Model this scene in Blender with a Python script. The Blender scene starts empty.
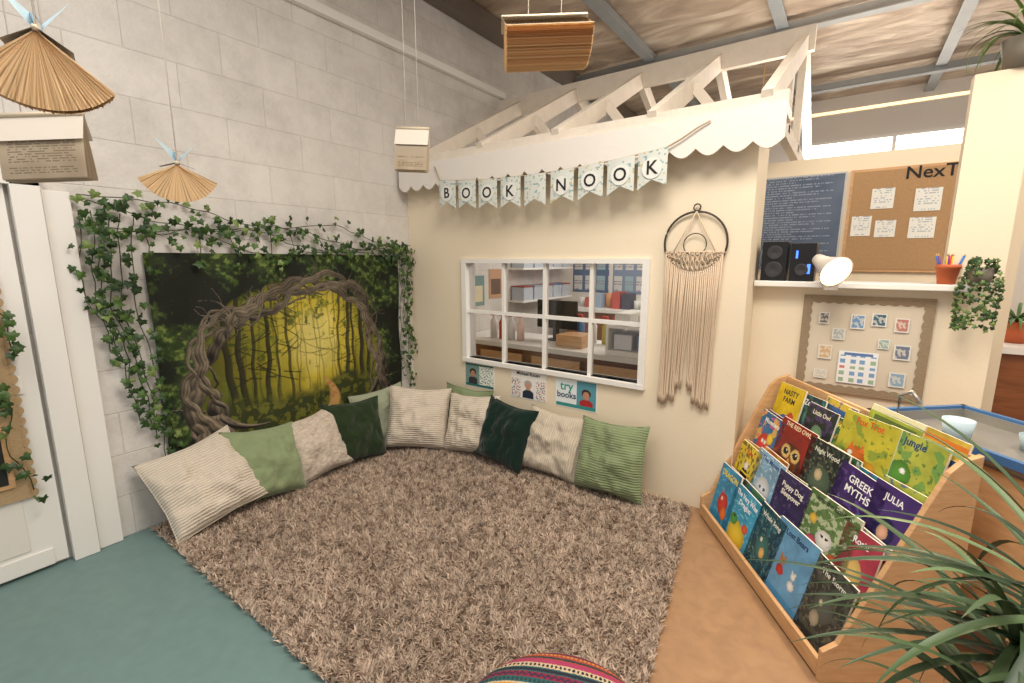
import bpy, math, random
import numpy as np
from mathutils import Vector, Matrix, noise
random.seed(7); rng=np.random.default_rng(7)
R=math.radians
def lin(c):
    return tuple(((x/255)/12.92 if x/255<=.04045 else ((x/255+.055)/1.055)**2.4) for x in c)
# ---------------------------------------------------------------- materials
def newmat(n):
    m=bpy.data.materials.new(n); m.use_nodes=True
    nt=m.node_tree; b=nt.nodes['Principled BSDF']; return m,nt,b
def mat(n,c,rough=.6,metal=0,bump=0,bscale=60,var=0,vscale=4,emit=0,spec=.4):
    m,nt,b=newmat(n); col=(*lin(c),1)
    b.inputs['Base Color'].default_value=col; b.inputs['Roughness'].default_value=rough
    b.inputs['Metallic'].default_value=metal; b.inputs['Specular IOR Level'].default_value=spec
    tc=nt.nodes.new('ShaderNodeTexCoord')
    if bump:
        nz=nt.nodes.new('ShaderNodeTexNoise'); nz.inputs['Scale'].default_value=bscale; nz.inputs['Detail'].default_value=4
        bp=nt.nodes.new('ShaderNodeBump'); bp.inputs['Strength'].default_value=bump; bp.inputs['Distance'].default_value=.01
        nt.links.new(tc.outputs['Object'],nz.inputs['Vector']); nt.links.new(nz.outputs['Fac'],bp.inputs['Height']); nt.links.new(bp.outputs['Normal'],b.inputs['Normal'])
    if var:
        nz=nt.nodes.new('ShaderNodeTexNoise'); nz.inputs['Scale'].default_value=vscale; nz.inputs['Detail'].default_value=6
        nt.links.new(tc.outputs['Object'],nz.inputs['Vector'])
        mx=nt.nodes.new('ShaderNodeMix'); mx.data_type='RGBA'
        d=lin(c); mx.inputs[6].default_value=(*[x*(1-var) for x in d],1); mx.inputs[7].default_value=(*[min(1,x*(1+var)) for x in d],1)
        nt.links.new(nz.outputs['Fac'],mx.inputs[0]); nt.links.new(mx.outputs[2],b.inputs['Base Color'])
    if emit:
        b.inputs['Emission Color'].default_value=col; b.inputs['Emission Strength'].default_value=emit
    return m
def colmat(n,rough=.6,bump=0,bscale=80,spec=.4,trans=0):
    m,nt,b=newmat(n)
    a=nt.nodes.new('ShaderNodeAttribute'); a.attribute_name='Col'
    nt.links.new(a.outputs['Color'],b.inputs['Base Color']); b.inputs['Roughness'].default_value=rough; b.inputs['Specular IOR Level'].default_value=spec
    if bump:
        tc=nt.nodes.new('ShaderNodeTexCoord'); nz=nt.nodes.new('ShaderNodeTexNoise'); nz.inputs['Scale'].default_value=bscale
        bp=nt.nodes.new('ShaderNodeBump'); bp.inputs['Strength'].default_value=bump; bp.inputs['Distance'].default_value=.01
        nt.links.new(tc.outputs['Object'],nz.inputs['Vector']); nt.links.new(nz.outputs['Fac'],bp.inputs['Height']); nt.links.new(bp.outputs['Normal'],b.inputs['Normal'])
    if trans:
        tl=nt.nodes.new('ShaderNodeBsdfTranslucent'); nt.links.new(a.outputs['Color'],tl.inputs['Color']); ms=nt.nodes.new('ShaderNodeMixShader'); ms.inputs[0].default_value=trans
        nt.links.new(b.outputs[0],ms.inputs[1]); nt.links.new(tl.outputs[0],ms.inputs[2]); nt.links.new(ms.outputs[0],nt.nodes['Material Output'].inputs[0])
    return m
def wood(n,c1,c2,scale=(1,1,12),rough=.45):
    m,nt,b=newmat(n); tc=nt.nodes.new('ShaderNodeTexCoord'); mp=nt.nodes.new('ShaderNodeMapping'); mp.inputs['Scale'].default_value=scale
    nz=nt.nodes.new('ShaderNodeTexNoise'); nz.inputs['Scale'].default_value=5; nz.inputs['Detail'].default_value=8; nz.inputs['Distortion'].default_value=.6
    cr=nt.nodes.new('ShaderNodeValToRGB'); cr.color_ramp.elements[0].position=.3; cr.color_ramp.elements[1].position=.7
    cr.color_ramp.elements[0].color=(*lin(c1),1); cr.color_ramp.elements[1].color=(*lin(c2),1)
    nt.links.new(tc.outputs['Object'],mp.inputs[0]); nt.links.new(mp.outputs[0],nz.inputs['Vector']); nt.links.new(nz.outputs['Fac'],cr.inputs[0]); nt.links.new(cr.outputs[0],b.inputs['Base Color'])
    b.inputs['Roughness'].default_value=rough; return m
# ---------------------------------------------------------------- mesh builder
class MB:
    def __init__(s,name): s.n=name; s.v=[]; s.f=[]; s.mi=[]; s.c=[]; s.sm=[]; s.mats=[]
    def m(s,mt):
        if mt not in s.mats: s.mats.append(mt)
        return s.mats.index(mt)
    def add(s,vs,fs,mt,col=(1,1,1),M=None,smooth=False):
        o=len(s.v); i=s.m(mt)
        for v in vs:
            v=Vector(v); s.v.append(tuple(M@v) if M is not None else tuple(v))
        single=not (isinstance(col,list))
        for k,f in enumerate(fs):
            s.f.append(tuple(o+j for j in f)); s.mi.append(i); s.c.append(col if single else col[k]); s.sm.append(smooth)
    def box(s,lo,hi,mt,col=(1,1,1),M=None):
        x0,y0,z0=lo;x1,y1,z1=hi
        s.add([(x0,y0,z0),(x1,y0,z0),(x1,y1,z0),(x0,y1,z0),(x0,y0,z1),(x1,y0,z1),(x1,y1,z1),(x0,y1,z1)],
          [(0,3,2,1),(4,5,6,7),(0,1,5,4),(1,2,6,5),(2,3,7,6),(3,0,4,7)],mt,col,M)
    def beam(s,p,q,w,h,mt,col=(1,1,1)):
        p=Vector(p);q=Vector(q);d=(q-p);L=d.length;d.normalize()
        up=Vector((0,0,1))
        if abs(d.z)>.98: up=Vector((0,1,0))
        sx=d.cross(up).normalized(); u=sx.cross(d)
        M=Matrix((( *sx,),( *d,),( *u,))).transposed().to_4x4(); M.translation=p
        s.box((-w/2,0,-h/2),(w/2,L,h/2),mt,col,M)
    def tube(s,pts,r,mt,col=(1,1,1),n=6,cap=True,smooth=True):
        pts=[Vector(p) for p in pts]; vs=[];fs=[]
        rs=r if isinstance(r,(list,tuple)) else [r]*len(pts)
        for i,p in enumerate(pts):
            d=(pts[min(i+1,len(pts)-1)]-pts[max(i-1,0)]).normalized()
            up=Vector((0,0,1)) if abs(d.z)<.95 else Vector((1,0,0))
            a=d.cross(up).normalized(); b=a.cross(d)
            for k in range(n):
                t=2*math.pi*k/n; vs.append(p+(a*math.cos(t)+b*math.sin(t))*rs[i])
        for i in range(len(pts)-1):
            for k in range(n):
                k2=(k+1)%n; fs.append((i*n+k,i*n+k2,(i+1)*n+k2,(i+1)*n+k))
        if cap: fs.append(tuple(range(n-1,-1,-1))); fs.append(tuple((len(pts)-1)*n+k for k in range(n)))
        s.add(vs,fs,mt,col,None,smooth)
    def lathe(s,prof,mt,col=(1,1,1),M=None,n=32,smooth=True):
        vs=[];fs=[]
        for r,z in prof:
            for k in range(n):
                t=2*math.pi*k/n; vs.append((r*math.cos(t),r*math.sin(t),z))
        for i in range(len(prof)-1):
            for k in range(n):
                k2=(k+1)%n; fs.append((i*n+k,i*n+k2,(i+1)*n+k2,(i+1)*n+k))
        s.add(vs,fs,mt,col,M,smooth)
    def grid(s,fn,nu,nv,mt,cf,M=None,smooth=True):
        vs=[fn(i/nu,j/nv) for j in range(nv+1) for i in range(nu+1)]
        fs=[];cs=[]
        for j in range(nv):
            for i in range(nu):
                a=j*(nu+1)+i; fs.append((a,a+1,a+nu+2,a+nu+1)); cs.append(cf((i+.5)/nu,(j+.5)/nv) if callable(cf) else cf)
        s.add(vs,fs,mt,cs,M,smooth)
    def text(s,t,size,mt,M,col=(0,0,0),width=None,ext=0.0004):
        cu=bpy.data.curves.new('t','FONT'); cu.body=t; cu.size=size; cu.align_x='CENTER'; cu.align_y='CENTER'; cu.extrude=ext; cu.offset=size*.012
        cu.resolution_u=3
        o=bpy.data.objects.new('t',cu); bpy.context.collection.objects.link(o)
        dg=bpy.context.evaluated_depsgraph_get(); me=o.evaluated_get(dg).to_mesh()
        vs=[v.co.copy() for v in me.vertices]; fs=[tuple(p.vertices) for p in me.polygons]
        if width and vs:
            w=max(v.x for v in vs)-min(v.x for v in vs)
            if w>width:
                for v in vs: v.x*=width/w
        s.add(vs,fs,mt,col,M)
        bpy.data.objects.remove(o); bpy.data.curves.remove(cu)
    def done(s,parent=None,bevel=0):
        me=bpy.data.meshes.new(s.n); me.from_pydata(s.v,[],s.f)
        for m_ in s.mats: me.materials.append(m_)
        me.polygons.foreach_set('material_index',s.mi); me.polygons.foreach_set('use_smooth',s.sm)
        ca=me.color_attributes.new('Col','FLOAT_COLOR','CORNER')
        lt=np.array([len(f) for f in s.f]); c=np.array([(x[0],x[1],x[2],1.0) for x in s.c],dtype=np.float32)
        ca.data.foreach_set('color',np.repeat(c,lt,axis=0).ravel())
        me.update(); o=bpy.data.objects.new(s.n,me); bpy.context.collection.objects.link(o)
        if bevel:
            b=o.modifiers.new('bev','BEVEL'); b.width=bevel; b.segments=2; b.limit_method='ANGLE'
        if parent: o.parent=parent
        return o
def T(loc,rz=0,rx=0,ry=0):
    return Matrix.Translation(loc)@Matrix.Rotation(rz,4,'Z')@Matrix.Rotation(rx,4,'X')@Matrix.Rotation(ry,4,'Y')
def n3(x,y,z=0): return noise.noise(Vector((x,y,z)))
def mixc(a,b,t): return tuple(a[i]*(1-t)+b[i]*t for i in range(3))

M_white=mat('white_paint',(226,221,214),.5,bump=.15,bscale=30)
M_trim=mat('white_gloss',(232,230,225),.35)
M_cream=mat('cream_wall',(233,219,194),.7,bump=.08,bscale=50,var=.03,vscale=2)
M_timber=mat('whitewashed_timber',(222,212,198),.7,bump=.3,bscale=40,var=.12,vscale=12)
M_col=colmat('painted_print',.55)
M_colg=colmat('glossy_print',.3)
M_paper=colmat('paper',.8)
M_page=colmat('book_page',.85,trans=.5)
M_black=mat('black_plastic',(22,22,24),.35)
M_steel=mat('galvanised_steel',(160,165,168),.4,metal=.5,var=.15,vscale=8)
M_dsteel=mat('dark_steel',(120,110,100),.5,metal=.3)
M_string=mat('string',(225,220,210),.8)
M_ink=mat('ink',(30,28,30),.7)
# block wall
m,nt,b=newmat('painted_blockwork'); M_block=m
tc=nt.nodes.new('ShaderNodeTexCoord'); sp=nt.nodes.new('ShaderNodeSeparateXYZ'); cb=nt.nodes.new('ShaderNodeCombineXYZ')
nt.links.new(tc.outputs['Object'],sp.inputs[0]); nt.links.new(sp.outputs['Y'],cb.inputs['X']); nt.links.new(sp.outputs['Z'],cb.inputs['Y'])
br=nt.nodes.new('ShaderNodeTexBrick'); br.inputs['Scale'].default_value=1; br.inputs['Brick Width'].default_value=.45; br.inputs['Row Height'].default_value=.225
br.inputs['Mortar Size'].default_value=.004; br.inputs['Mortar Smooth'].default_value=.8
br.inputs['Color1'].default_value=(*lin((220,216,211)),1); br.inputs['Color2'].default_value=(*lin((215,211,206)),1); br.inputs['Mortar'].default_value=(*lin((204,199,193)),1)
nt.links.new(cb.outputs[0],br.inputs['Vector'])
nz=nt.nodes.new('ShaderNodeTexNoise'); nz.inputs['Scale'].default_value=2.2; nz.inputs['Detail'].default_value=10; nz.inputs['Roughness'].default_value=.75
nt.links.new(tc.outputs['Object'],nz.inputs['Vector'])
cr=nt.nodes.new('ShaderNodeValToRGB'); cr.color_ramp.elements[0].position=.3; cr.color_ramp.elements[0].color=(.76,.75,.74,1); cr.color_ramp.elements[1].position=.58; cr.color_ramp.elements[1].color=(1,1,1,1)
nt.links.new(nz.outputs['Fac'],cr.inputs[0])
mx=nt.nodes.new('ShaderNodeMix'); mx.data_type='RGBA'; mx.blend_type='MULTIPLY'; mx.inputs[0].default_value=1
nt.links.new(br.outputs['Color'],mx.inputs[6]); nt.links.new(cr.outputs[0],mx.inputs[7]); nt.links.new(mx.outputs[2],b.inputs['Base Color'])
nz2=nt.nodes.new('ShaderNodeTexNoise'); nz2.inputs['Scale'].default_value=60; nt.links.new(tc.outputs['Object'],nz2.inputs['Vector'])
ad=nt.nodes.new('ShaderNodeMath'); ad.operation='MULTIPLY_ADD'; ad.inputs[1].default_value=-1.0
nt.links.new(br.outputs['Fac'],ad.inputs[0]); nt.links.new(nz2.outputs['Fac'],ad.inputs[2])
bp=nt.nodes.new('ShaderNodeBump'); bp.inputs['Strength'].default_value=.4; bp.inputs['Distance'].default_value=.006
nt.links.new(ad.outputs[0],bp.inputs['Height']); nt.links.new(bp.outputs['Normal'],b.inputs['Normal']); b.inputs['Roughness'].default_value=.6
# ceiling foil
m,nt,b=newmat('foil_insulation'); M_ceil=m
tc=nt.nodes.new('ShaderNodeTexCoord'); mp=nt.nodes.new('ShaderNodeMapping'); mp.inputs['Scale'].default_value=(.6,1.6,1)
nz=nt.nodes.new('ShaderNodeTexNoise'); nz.inputs['Scale'].default_value=2.2; nz.inputs['Detail'].default_value=8; nz.inputs['Distortion'].default_value=1.2
nt.links.new(tc.outputs['Object'],mp.inputs[0]); nt.links.new(mp.outputs[0],nz.inputs['Vector'])
cr=nt.nodes.new('ShaderNodeValToRGB'); e=cr.color_ramp.elements
e[0].position=.3; e[0].color=(*lin((150,130,112)),1); e[1].position=.7; e[1].color=(*lin((226,212,192)),1); q=e.new(.5); q.color=(*lin((186,166,146)),1)
nt.links.new(nz.outputs['Fac'],cr.inputs[0]); nt.links.new(cr.outputs[0],b.inputs['Base Color'])
bp=nt.nodes.new('ShaderNodeBump'); bp.inputs['Strength'].default_value=.8; bp.inputs['Distance'].default_value=.05
nt.links.new(nz.outputs['Fac'],bp.inputs['Height']); nt.links.new(bp.outputs['Normal'],b.inputs['Normal']); b.inputs['Roughness'].default_value=.32; b.inputs['Metallic'].default_value=.2
# floors
M_teal=mat('teal_vinyl',(106,132,130),.45,var=.14,vscale=18,bump=.05,bscale=200)
M_tan=wood('tan_floor',(150,116,86),(166,130,96),(3,3,3),.45)
M_ply=wood('beech_ply',(194,150,106),(212,170,124),(2,2,10),.4)
M_brown=wood('brown_cabinet',(120,72,40),(150,92,54),(1,1,8),.45)
# ---------------------------------------------------------------- shell
def simple(name,boxes,mt,bevel=0):
    B=MB(name)
    for lo,hi in boxes: B.box(lo,hi,mt)
    return B.done(bevel=bevel)
B=MB('floor'); B.box((-.1,-4.2,-.1),(2.0,6,0),M_teal); B.box((2.0,-4.2,-.1),(6,6,0),M_tan); B.done()
simple('wall_left',[((-.15,-4.2,0),(0,6,3.7))],M_block)
wx0,wx1,wz0,wz1=.62,2.02,.70,1.43
simple('wall_back',[((0,0,0),(wx0,.08,2.12)),((wx1,0,0),(2.57,.08,2.12)),((wx0,0,0),(wx1,.08,wz0)),((wx0,0,wz1),(wx1,.08,2.12))],M_cream)
simple('wall_recess',[((2.5,.25,0),(3.36,.33,1.31)),((3.36,.25,0),(3.56,.33,2.25)),((2.49,.08,0),(2.57,.33,2.12))],M_cream)
simple('trim_ledge',[((2.575,.17,1.31),(3.45,.40,1.34))],M_trim,.004)
simple('wall_office',[((2.3,1.0,0),(3.75,1.06,2.1))],M_cream)
simple('wall_far',[((0,5.5,0),(6,5.6,3.7))],M_white)
simple('wall_kitchen',[((3.75,2.2,0),(6,2.28,2.4))],M_white)
simple('wall_inner',[((0,2.7,0),(2.3,2.78,2.2))],M_white)
simple('ceiling',[((-.15,-4.2,3.66),(6,6,3.75))],M_ceil)
B=MB('ceiling_purlins')
for x in (1.04,2.28,3.6): B.box((x-.025,-1,3.56),(x+.025,5.5,3.65),M_steel); B.box((x-.05,-1,3.555),(x+.05,5.5,3.563),M_steel)
for y in (-.4,2.6,4.6): B.box((0,y-.025,3.52),(5.5,y+.025,3.6),M_steel); B.box((0,y-.05,3.515),(5.5,y+.05,3.523),M_steel)
B.box((.01,-1,3.5),(.13,5.5,3.65),M_dsteel)
B.done()
simple('trim_trunking',[((0,-2.2,3.03),(.05,1.3,3.09))],M_trim,.006)
B=MB('light_conduit'); M_cond=mat('brass_conduit',(196,160,110),.4); B.beam((1.6,3.6,3.0),(5.5,3.6,3.0),.03,.03,M_cond); 
for x in (2.0,4.4): B.beam((x,3.6,3.0),(x,3.6,3.66),.012,.012,M_cond)
B.done()
B=MB('window_far'); M_glow=mat('daylight_glass',(255,246,232),.5,emit=4); B.box((2.35,5.46,2.66),(4.3,5.5,3.05),M_glow); B.box((2.3,5.44,2.62),(4.35,5.5,2.66),M_trim); B.box((2.3,5.44,3.05),(4.35,5.5,3.09),M_trim)
B.box((3.3,5.44,2.66),(3.34,5.5,3.05),M_trim); B.done()
# valance with scallops
B=MB('trim_valance'); 
x0,x1=.04,2.69; n=20; w=(x1-x0)/n
pts=[]
for i in range(n):
    for k in range(8):
        t=k/8; pts.append((x0+w*(i+t),2.015-.04*math.sin(math.pi*t)))
pts.append((x1,2.015))
vs=[];fs=[]
for (x,z) in pts: vs+= [(x,-.12,2.17),(x,-.12,z),(x,-.105,2.17),(x,-.105,z)]
for i in range(len(pts)-1):
    a=i*4;b_=a+4
    fs+=[(a,a+1,b_+1,b_),(a+2,b_+2,b_+3,a+3),(a+1,a+3,b_+3,b_+1),(a,b_,b_+2,a+2)]
fs+=[(0,2,3,1),(len(vs)-4,len(vs)-3,len(vs)-1,len(vs)-2)]
B.add(vs,fs,M_white); B.box((x0,-.105,2.12),(x1,.08,2.17),M_white); B.done()
# roof truss
B=MB('roof_truss'); RZ=2.91
for x in (.25,.85,1.45,2.05,2.60):
    B.beam((x,-.09,2.19),(x,1.27,RZ),.05,.11,M_timber); B.beam((x,1.27,RZ),(x,2.62,2.2),.05,.11,M_timber)
for x in (.25,.85,1.45,2.05):
    B.beam((x+.02,.58,2.55),(x+.3,.58,2.2),.04,.06,M_timber)
B.beam((.0,1.27,RZ+.02),(2.66,1.27,RZ+.02),.05,.16,M_timber); B.beam((.0,-.07,2.2),(2.69,-.07,2.2),.06,.06,M_timber); B.beam((0,2.6,2.2),(2.7,2.6,2.2),.06,.08,M_timber)
B.beam((2.60,.0,2.2),(2.60,2.6,2.2),.045,.09,M_timber); B.beam((2.60,.65,2.2),(2.60,.65,2.6),.045,.07,M_timber)
B.beam((2.60,1.27,2.2),(2.60,1.27,2.9),.045,.07,M_timber)
B.done()
# window_1
B=MB('window_1'); fr=.05
B.box((wx0-.03,-.025,wz1),(wx1+.03,.09,wz1+fr-.02),M_trim); B.box((wx0-.03,-.03,wz0-.03),(wx1+.03,.09,wz0),M_trim)
B.box((wx0-.03,-.025,wz0),(wx0+.012,.09,wz1),M_trim); B.box((wx1-.012,-.025,wz0),(wx1+.03,.09,wz1),M_trim)
for i in range(1,4):
    x=wx0+(wx1-wx0)*i/4; B.box((x-.012,0.0,wz0),(x+.012,.04,wz1),M_trim)
zm=(wz0+wz1)/2; B.box((wx0,.002,zm-.012),(wx1,.038,zm+.012),M_trim)
gm,nt,b=newmat('window_glass'); out=nt.nodes['Material Output']; tr=nt.nodes.new('ShaderNodeBsdfTransparent'); gl=nt.nodes.new('ShaderNodeBsdfGlossy'); gl.inputs['Roughness'].default_value=.03
fz=nt.nodes.new('ShaderNodeFresnel'); fz.inputs[0].default_value=1.7; ms=nt.nodes.new('ShaderNodeMixShader'); nt.links.new(fz.outputs[0],ms.inputs[0]); nt.links.new(tr.outputs[0],ms.inputs[1]); nt.links.new(gl.outputs[0],ms.inputs[2]); nt.links.new(ms.outputs[0],out.inputs[0])
B.add([(wx0,.02,wz0),(wx1,.02,wz0),(wx1,.02,wz1),(wx0,.02,wz1)],[(0,1,2,3)],gm); B.done()
# door & surround on left wall
B=MB('door_1')
B.box((.002,-3.2,0.02),(.03,-2.3,1.77),M_trim)
M_frost=mat('frosted_glass',(205,208,205),.3)
B.box((.03,-3.1,.95),(.034,-2.42,1.68),M_frost); B.box((.03,-3.1,.12),(.036,-2.42,.85),M_white)
for z in (.9,1.72,.06): B.box((.03,-3.15,z-.04),(.04,-2.35,z+.04),M_trim)
B.box((.002,-2.285,0.002),(.06,-2.19,1.80),M_trim); B.box((0.002,-3.3,1.77),(.06,-2.19,1.83),M_trim)
B.box((.002,-2.185,0.002),(.035,-2.09,1.76),M_trim)
B.done(bevel=.003)
# ---------------------------------------------------------------- rug
def rug():
    x0,y0,y1=.06,-1.97,-.05
    def xr(y): return 2.38+.19*np.clip((-y-.05)/1.25,0,1)
    B=MB('shaggy_rug'); M_rb=mat('rug_backing',(150,130,116),.95)
    def P(z): 
        def f(u,v):
            y=y0+.03+(y1-y0-.06)*v; return (x0+.03+(float(xr(y))-x0-.07)*u,y,z)
        return f
    B.grid(P(.016),20,30,M_rb,(1,1,1)); B.grid(P(.002),20,30,M_rb,(1,1,1))
    N=190000
    px=rng.uniform(0,1,N); py=rng.uniform(y0,y1,N)
    px=x0+px*(xr(py)-x0)
    G=rng.uniform(-1,1,(160,160)); 
    def vn(fx):
        gx=(px*fx)%158; gy=((py+3)*fx)%158; i=gx.astype(int); j=gy.astype(int); a=gx-i; b_=gy-j; a=a*a*(3-2*a); b_=b_*b_*(3-2*b_)
        return (G[i,j]*(1-a)+G[i+1,j]*a)*(1-b_)+(G[i,j+1]*(1-a)+G[i+1,j+1]*a)*b_
    c1=vn(38); c2=vn(13.3); c3=vn(47.7); c4_=vn(3.1)
    ang=4.5*c1+1.5*c2+rng.normal(0,.7,N)
    ln=rng.uniform(.020,.036,N)*(1+.3*c3); lean=np.clip(rng.normal(.85,.4,N),.05,1.5)
    wd=rng.uniform(.0020,.0034,N)
    dx=np.cos(ang);dy=np.sin(ang); wa=rng.uniform(0,2*np.pi,N); wxx=np.cos(wa)*wd; wyy=np.sin(wa)*wd
    def Q(t,side): 
        return np.stack([px+dx*np.sin(lean)*ln*t*t+wxx*side,py+dy*np.sin(lean)*ln*t*t+wyy*side,.012+ln*(t*np.cos(lean*.75))],1)
    V=np.stack([Q(0,-1),Q(0,1),Q(.6,1.2),Q(.6,-1.2),Q(1,.0)],1).reshape(-1,3)
    base=np.arange(N)*5
    q=np.stack([base,base+1,base+2,base+3],1); t3=np.stack([base+3,base+2,base+4],1)
    me=bpy.data.meshes.new('pile'); me.vertices.add(len(V)); me.vertices.foreach_set('co',V.ravel().astype(np.float32))
    loops=np.concatenate([q,t3],1).ravel(); me.loops.add(len(loops)); me.loops.foreach_set('vertex_index',loops.astype(np.int32))
    ls=np.stack([np.arange(N)*7,np.arange(N)*7+4],1).ravel(); me.polygons.add(2*N); me.polygons.foreach_set('loop_start',ls.astype(np.int32))
    me.update(calc_edges=True)
    val=rng.uniform(.75,1.2,N)*(1+.22*c3+.08*c2+.06*c4_)
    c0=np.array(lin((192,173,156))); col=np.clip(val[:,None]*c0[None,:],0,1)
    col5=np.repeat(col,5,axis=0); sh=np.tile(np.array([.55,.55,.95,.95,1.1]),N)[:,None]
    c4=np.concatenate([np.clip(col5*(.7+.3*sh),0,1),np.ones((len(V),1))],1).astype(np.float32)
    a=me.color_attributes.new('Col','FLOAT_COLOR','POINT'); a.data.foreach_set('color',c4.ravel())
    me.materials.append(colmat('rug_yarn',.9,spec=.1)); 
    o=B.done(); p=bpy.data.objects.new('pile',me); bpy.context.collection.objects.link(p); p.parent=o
rug()
# ---------------------------------------------------------------- cushions
def cushmat(n,c,style):
    m,nt,b=newmat(n); tc=nt.nodes.new('ShaderNodeTexCoord'); b.inputs['Roughness'].default_value=.9; b.inputs['Specular IOR Level'].default_value=.15
    b.inputs['Sheen Weight'].default_value=.25
    col=lin(c)
    bp=nt.nodes.new('ShaderNodeBump')
    if style=='plain':
        nz=nt.nodes.new('ShaderNodeTexNoise'); nz.inputs['Scale'].default_value=14; nz.inputs['Detail'].default_value=5; nt.links.new(tc.outputs['Object'],nz.inputs['Vector']); h=nz.outputs['Fac']; bp.inputs['Strength'].default_value=.5;bp.inputs['Distance'].default_value=.025; lo=.75
    elif style=='knit':
        mp=nt.nodes.new('ShaderNodeMapping'); mp.inputs['Scale'].default_value=(45,1,75); nt.links.new(tc.outputs['Object'],mp.inputs[0])
        nz=nt.nodes.new('ShaderNodeTexVoronoi'); nz.inputs['Scale'].default_value=1; nt.links.new(mp.outputs[0],nz.inputs['Vector']); h=nz.outputs['Distance']; bp.inputs['Strength'].default_value=.7; bp.inputs['Distance'].default_value=-.006; lo=.75
    else:
        wv=nt.nodes.new('ShaderNodeTexWave'); wv.wave_type='BANDS'; wv.bands_direction='Z' if style=='cordz' else 'X'; wv.inputs['Scale'].default_value=21; wv.inputs['Distortion'].default_value=2.2; wv.inputs['Detail Scale'].default_value=1.2; wv.inputs['Detail'].default_value=3
        nt.links.new(tc.outputs['Object'],wv.inputs['Vector']); h=wv.outputs['Fac']; bp.inputs['Strength'].default_value=.6; bp.inputs['Distance'].default_value=.006; lo=.86
    mx=nt.nodes.new('ShaderNodeMix'); mx.data_type='RGBA'; mx.inputs[6].default_value=(*[x*(lo if style!='knit' else 1.1) for x in col],1); mx.inputs[7].default_value=(*[min(1,x*(1.06 if style!='knit' else .72)) for x in col],1)  # grooves of cord and knit also get shade put into their colour
    nt.links.new(h,mx.inputs[0]); nt.links.new(mx.outputs[2],b.inputs['Base Color']); nt.links.new(h,bp.inputs['Height']); nt.links.new(bp.outputs['Normal'],b.inputs['Normal'])
    return m
CM={'cream':cushmat('cream_corduroy',(212,200,183),'cordz'),'cream2':cushmat('cream_knit',(200,186,170),'knit'),'sage':cushmat('sage_corduroy',(132,146,108),'cordz'),
'sage2':cushmat('sage_plain',(138,152,114),'plain'),'pale':cushmat('pale_sage',(164,170,146),'plain'),'dark':cushmat('dark_green_velvet',(38,54,30),'plain'),'deep':cushmat('deep_green_velvet',(14,40,32),'plain'),'oat':cushmat('oat_linen',(202,190,171),'cordx')}
def cushion(pos,yaw,lean,roll,s,key,thick=.085,seed=0):
    B=MB('cushion'); N=36
    def P(u,v,side):
        u=2*u-1;v=2*v-1
        e=max(0,(1-u*u)*(1-v*v))
        x=u*(1-.08*(1-v*v)); z=v*(1-.08*(1-u*u))
        y=side*thick*(e**.40)
        y+=(.03*n3(u*1.6+seed,v*1.6,seed*1.7)+.018*n3(u*4+seed,v*3,seed*3.1)+.008*n3(u*9+seed,v*7,seed))*(e**.35)*1.3
        y*= (1-.25*v)
        z-= .04*(1-u*u)*(v>0)*v
        x+=.02*n3(v*2,seed*2.3,u); z+=.02*n3(u*2,seed*1.3,v)
        return (x*s/2,y,z*s/2+s/2)
    B.grid(lambda u,v:P(u,v,-1),N,N,CM[key],(1,1,1)); B.grid(lambda u,v:P(1-u,v,1),N,N,CM[key],(1,1,1))
    ring=[P(t,0,0) for t in np.linspace(0,1,12)]+[P(1,t,0) for t in np.linspace(0,1,12)][1:]+[P(1-t,1,0) for t in np.linspace(0,1,12)][1:]+[P(0,1-t,0) for t in np.linspace(0,1,12)][1:]
    B.tube(ring,.004,CM[key],n=5,cap=False)
    o=B.done()
    c=Matrix.Translation((0,0,s/2))@Matrix.Rotation(roll,4,'Y')@Matrix.Translation((0,0,-s/2))
    lift=s/2*(abs(math.sin(roll))+abs(math.cos(roll)))-s/2
    M=Matrix.Translation((pos[0],pos[1],.032+lift*math.cos(lean)*.8))@Matrix.Rotation(yaw,4,'Z')@Matrix.Rotation(-lean,4,'X')@c
    # slide clear of the two walls if the padding would press into them
    mn=[1e9,-1e9]
    for v in o.data.vertices:
        q=M@v.co; mn[0]=min(mn[0],q.x); mn[1]=max(mn[1],q.y)
    M=Matrix.Translation((max(0,.03-mn[0]),min(0,-.006-mn[1]),0))@M
    o.matrix_world=M
L90=R(90)
cushion((.36,-1.77),L90-R(8),R(38),R(-13),.48,'cream',.11,1)
cushion((.33,-1.42),L90+R(4),R(28),R(8),.44,'sage2',.09,2)
cushion((.31,-1.11),L90-R(6),R(26),R(-8),.42,'cream2',.09,3)
cushion((.30,-.80),L90-R(8),R(20),R(4),.44,'dark',.09,4)
cushion((.22,-.50),L90-R(14),R(18),R(-5),.44,'pale',.07,5)
cushion((.48,-.42),R(42),R(22),R(5),.47,'cream',.10,6)
cushion((.70,-.12),R(2),R(6),R(0),.46,'sage2',.045,7)
cushion((.83,-.27),R(6),R(20),R(-5),.44,'cream',.09,8)
cushion((1.13,-.29),R(-3),R(22),R(5),.44,'deep',.09,9)
cushion((1.50,-.22),R(2),R(17),R(3),.43,'oat',.08,10)
cushion((1.91,-.24),R(-4),R(18),R(-3),.45,'sage',.10,11)
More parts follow.
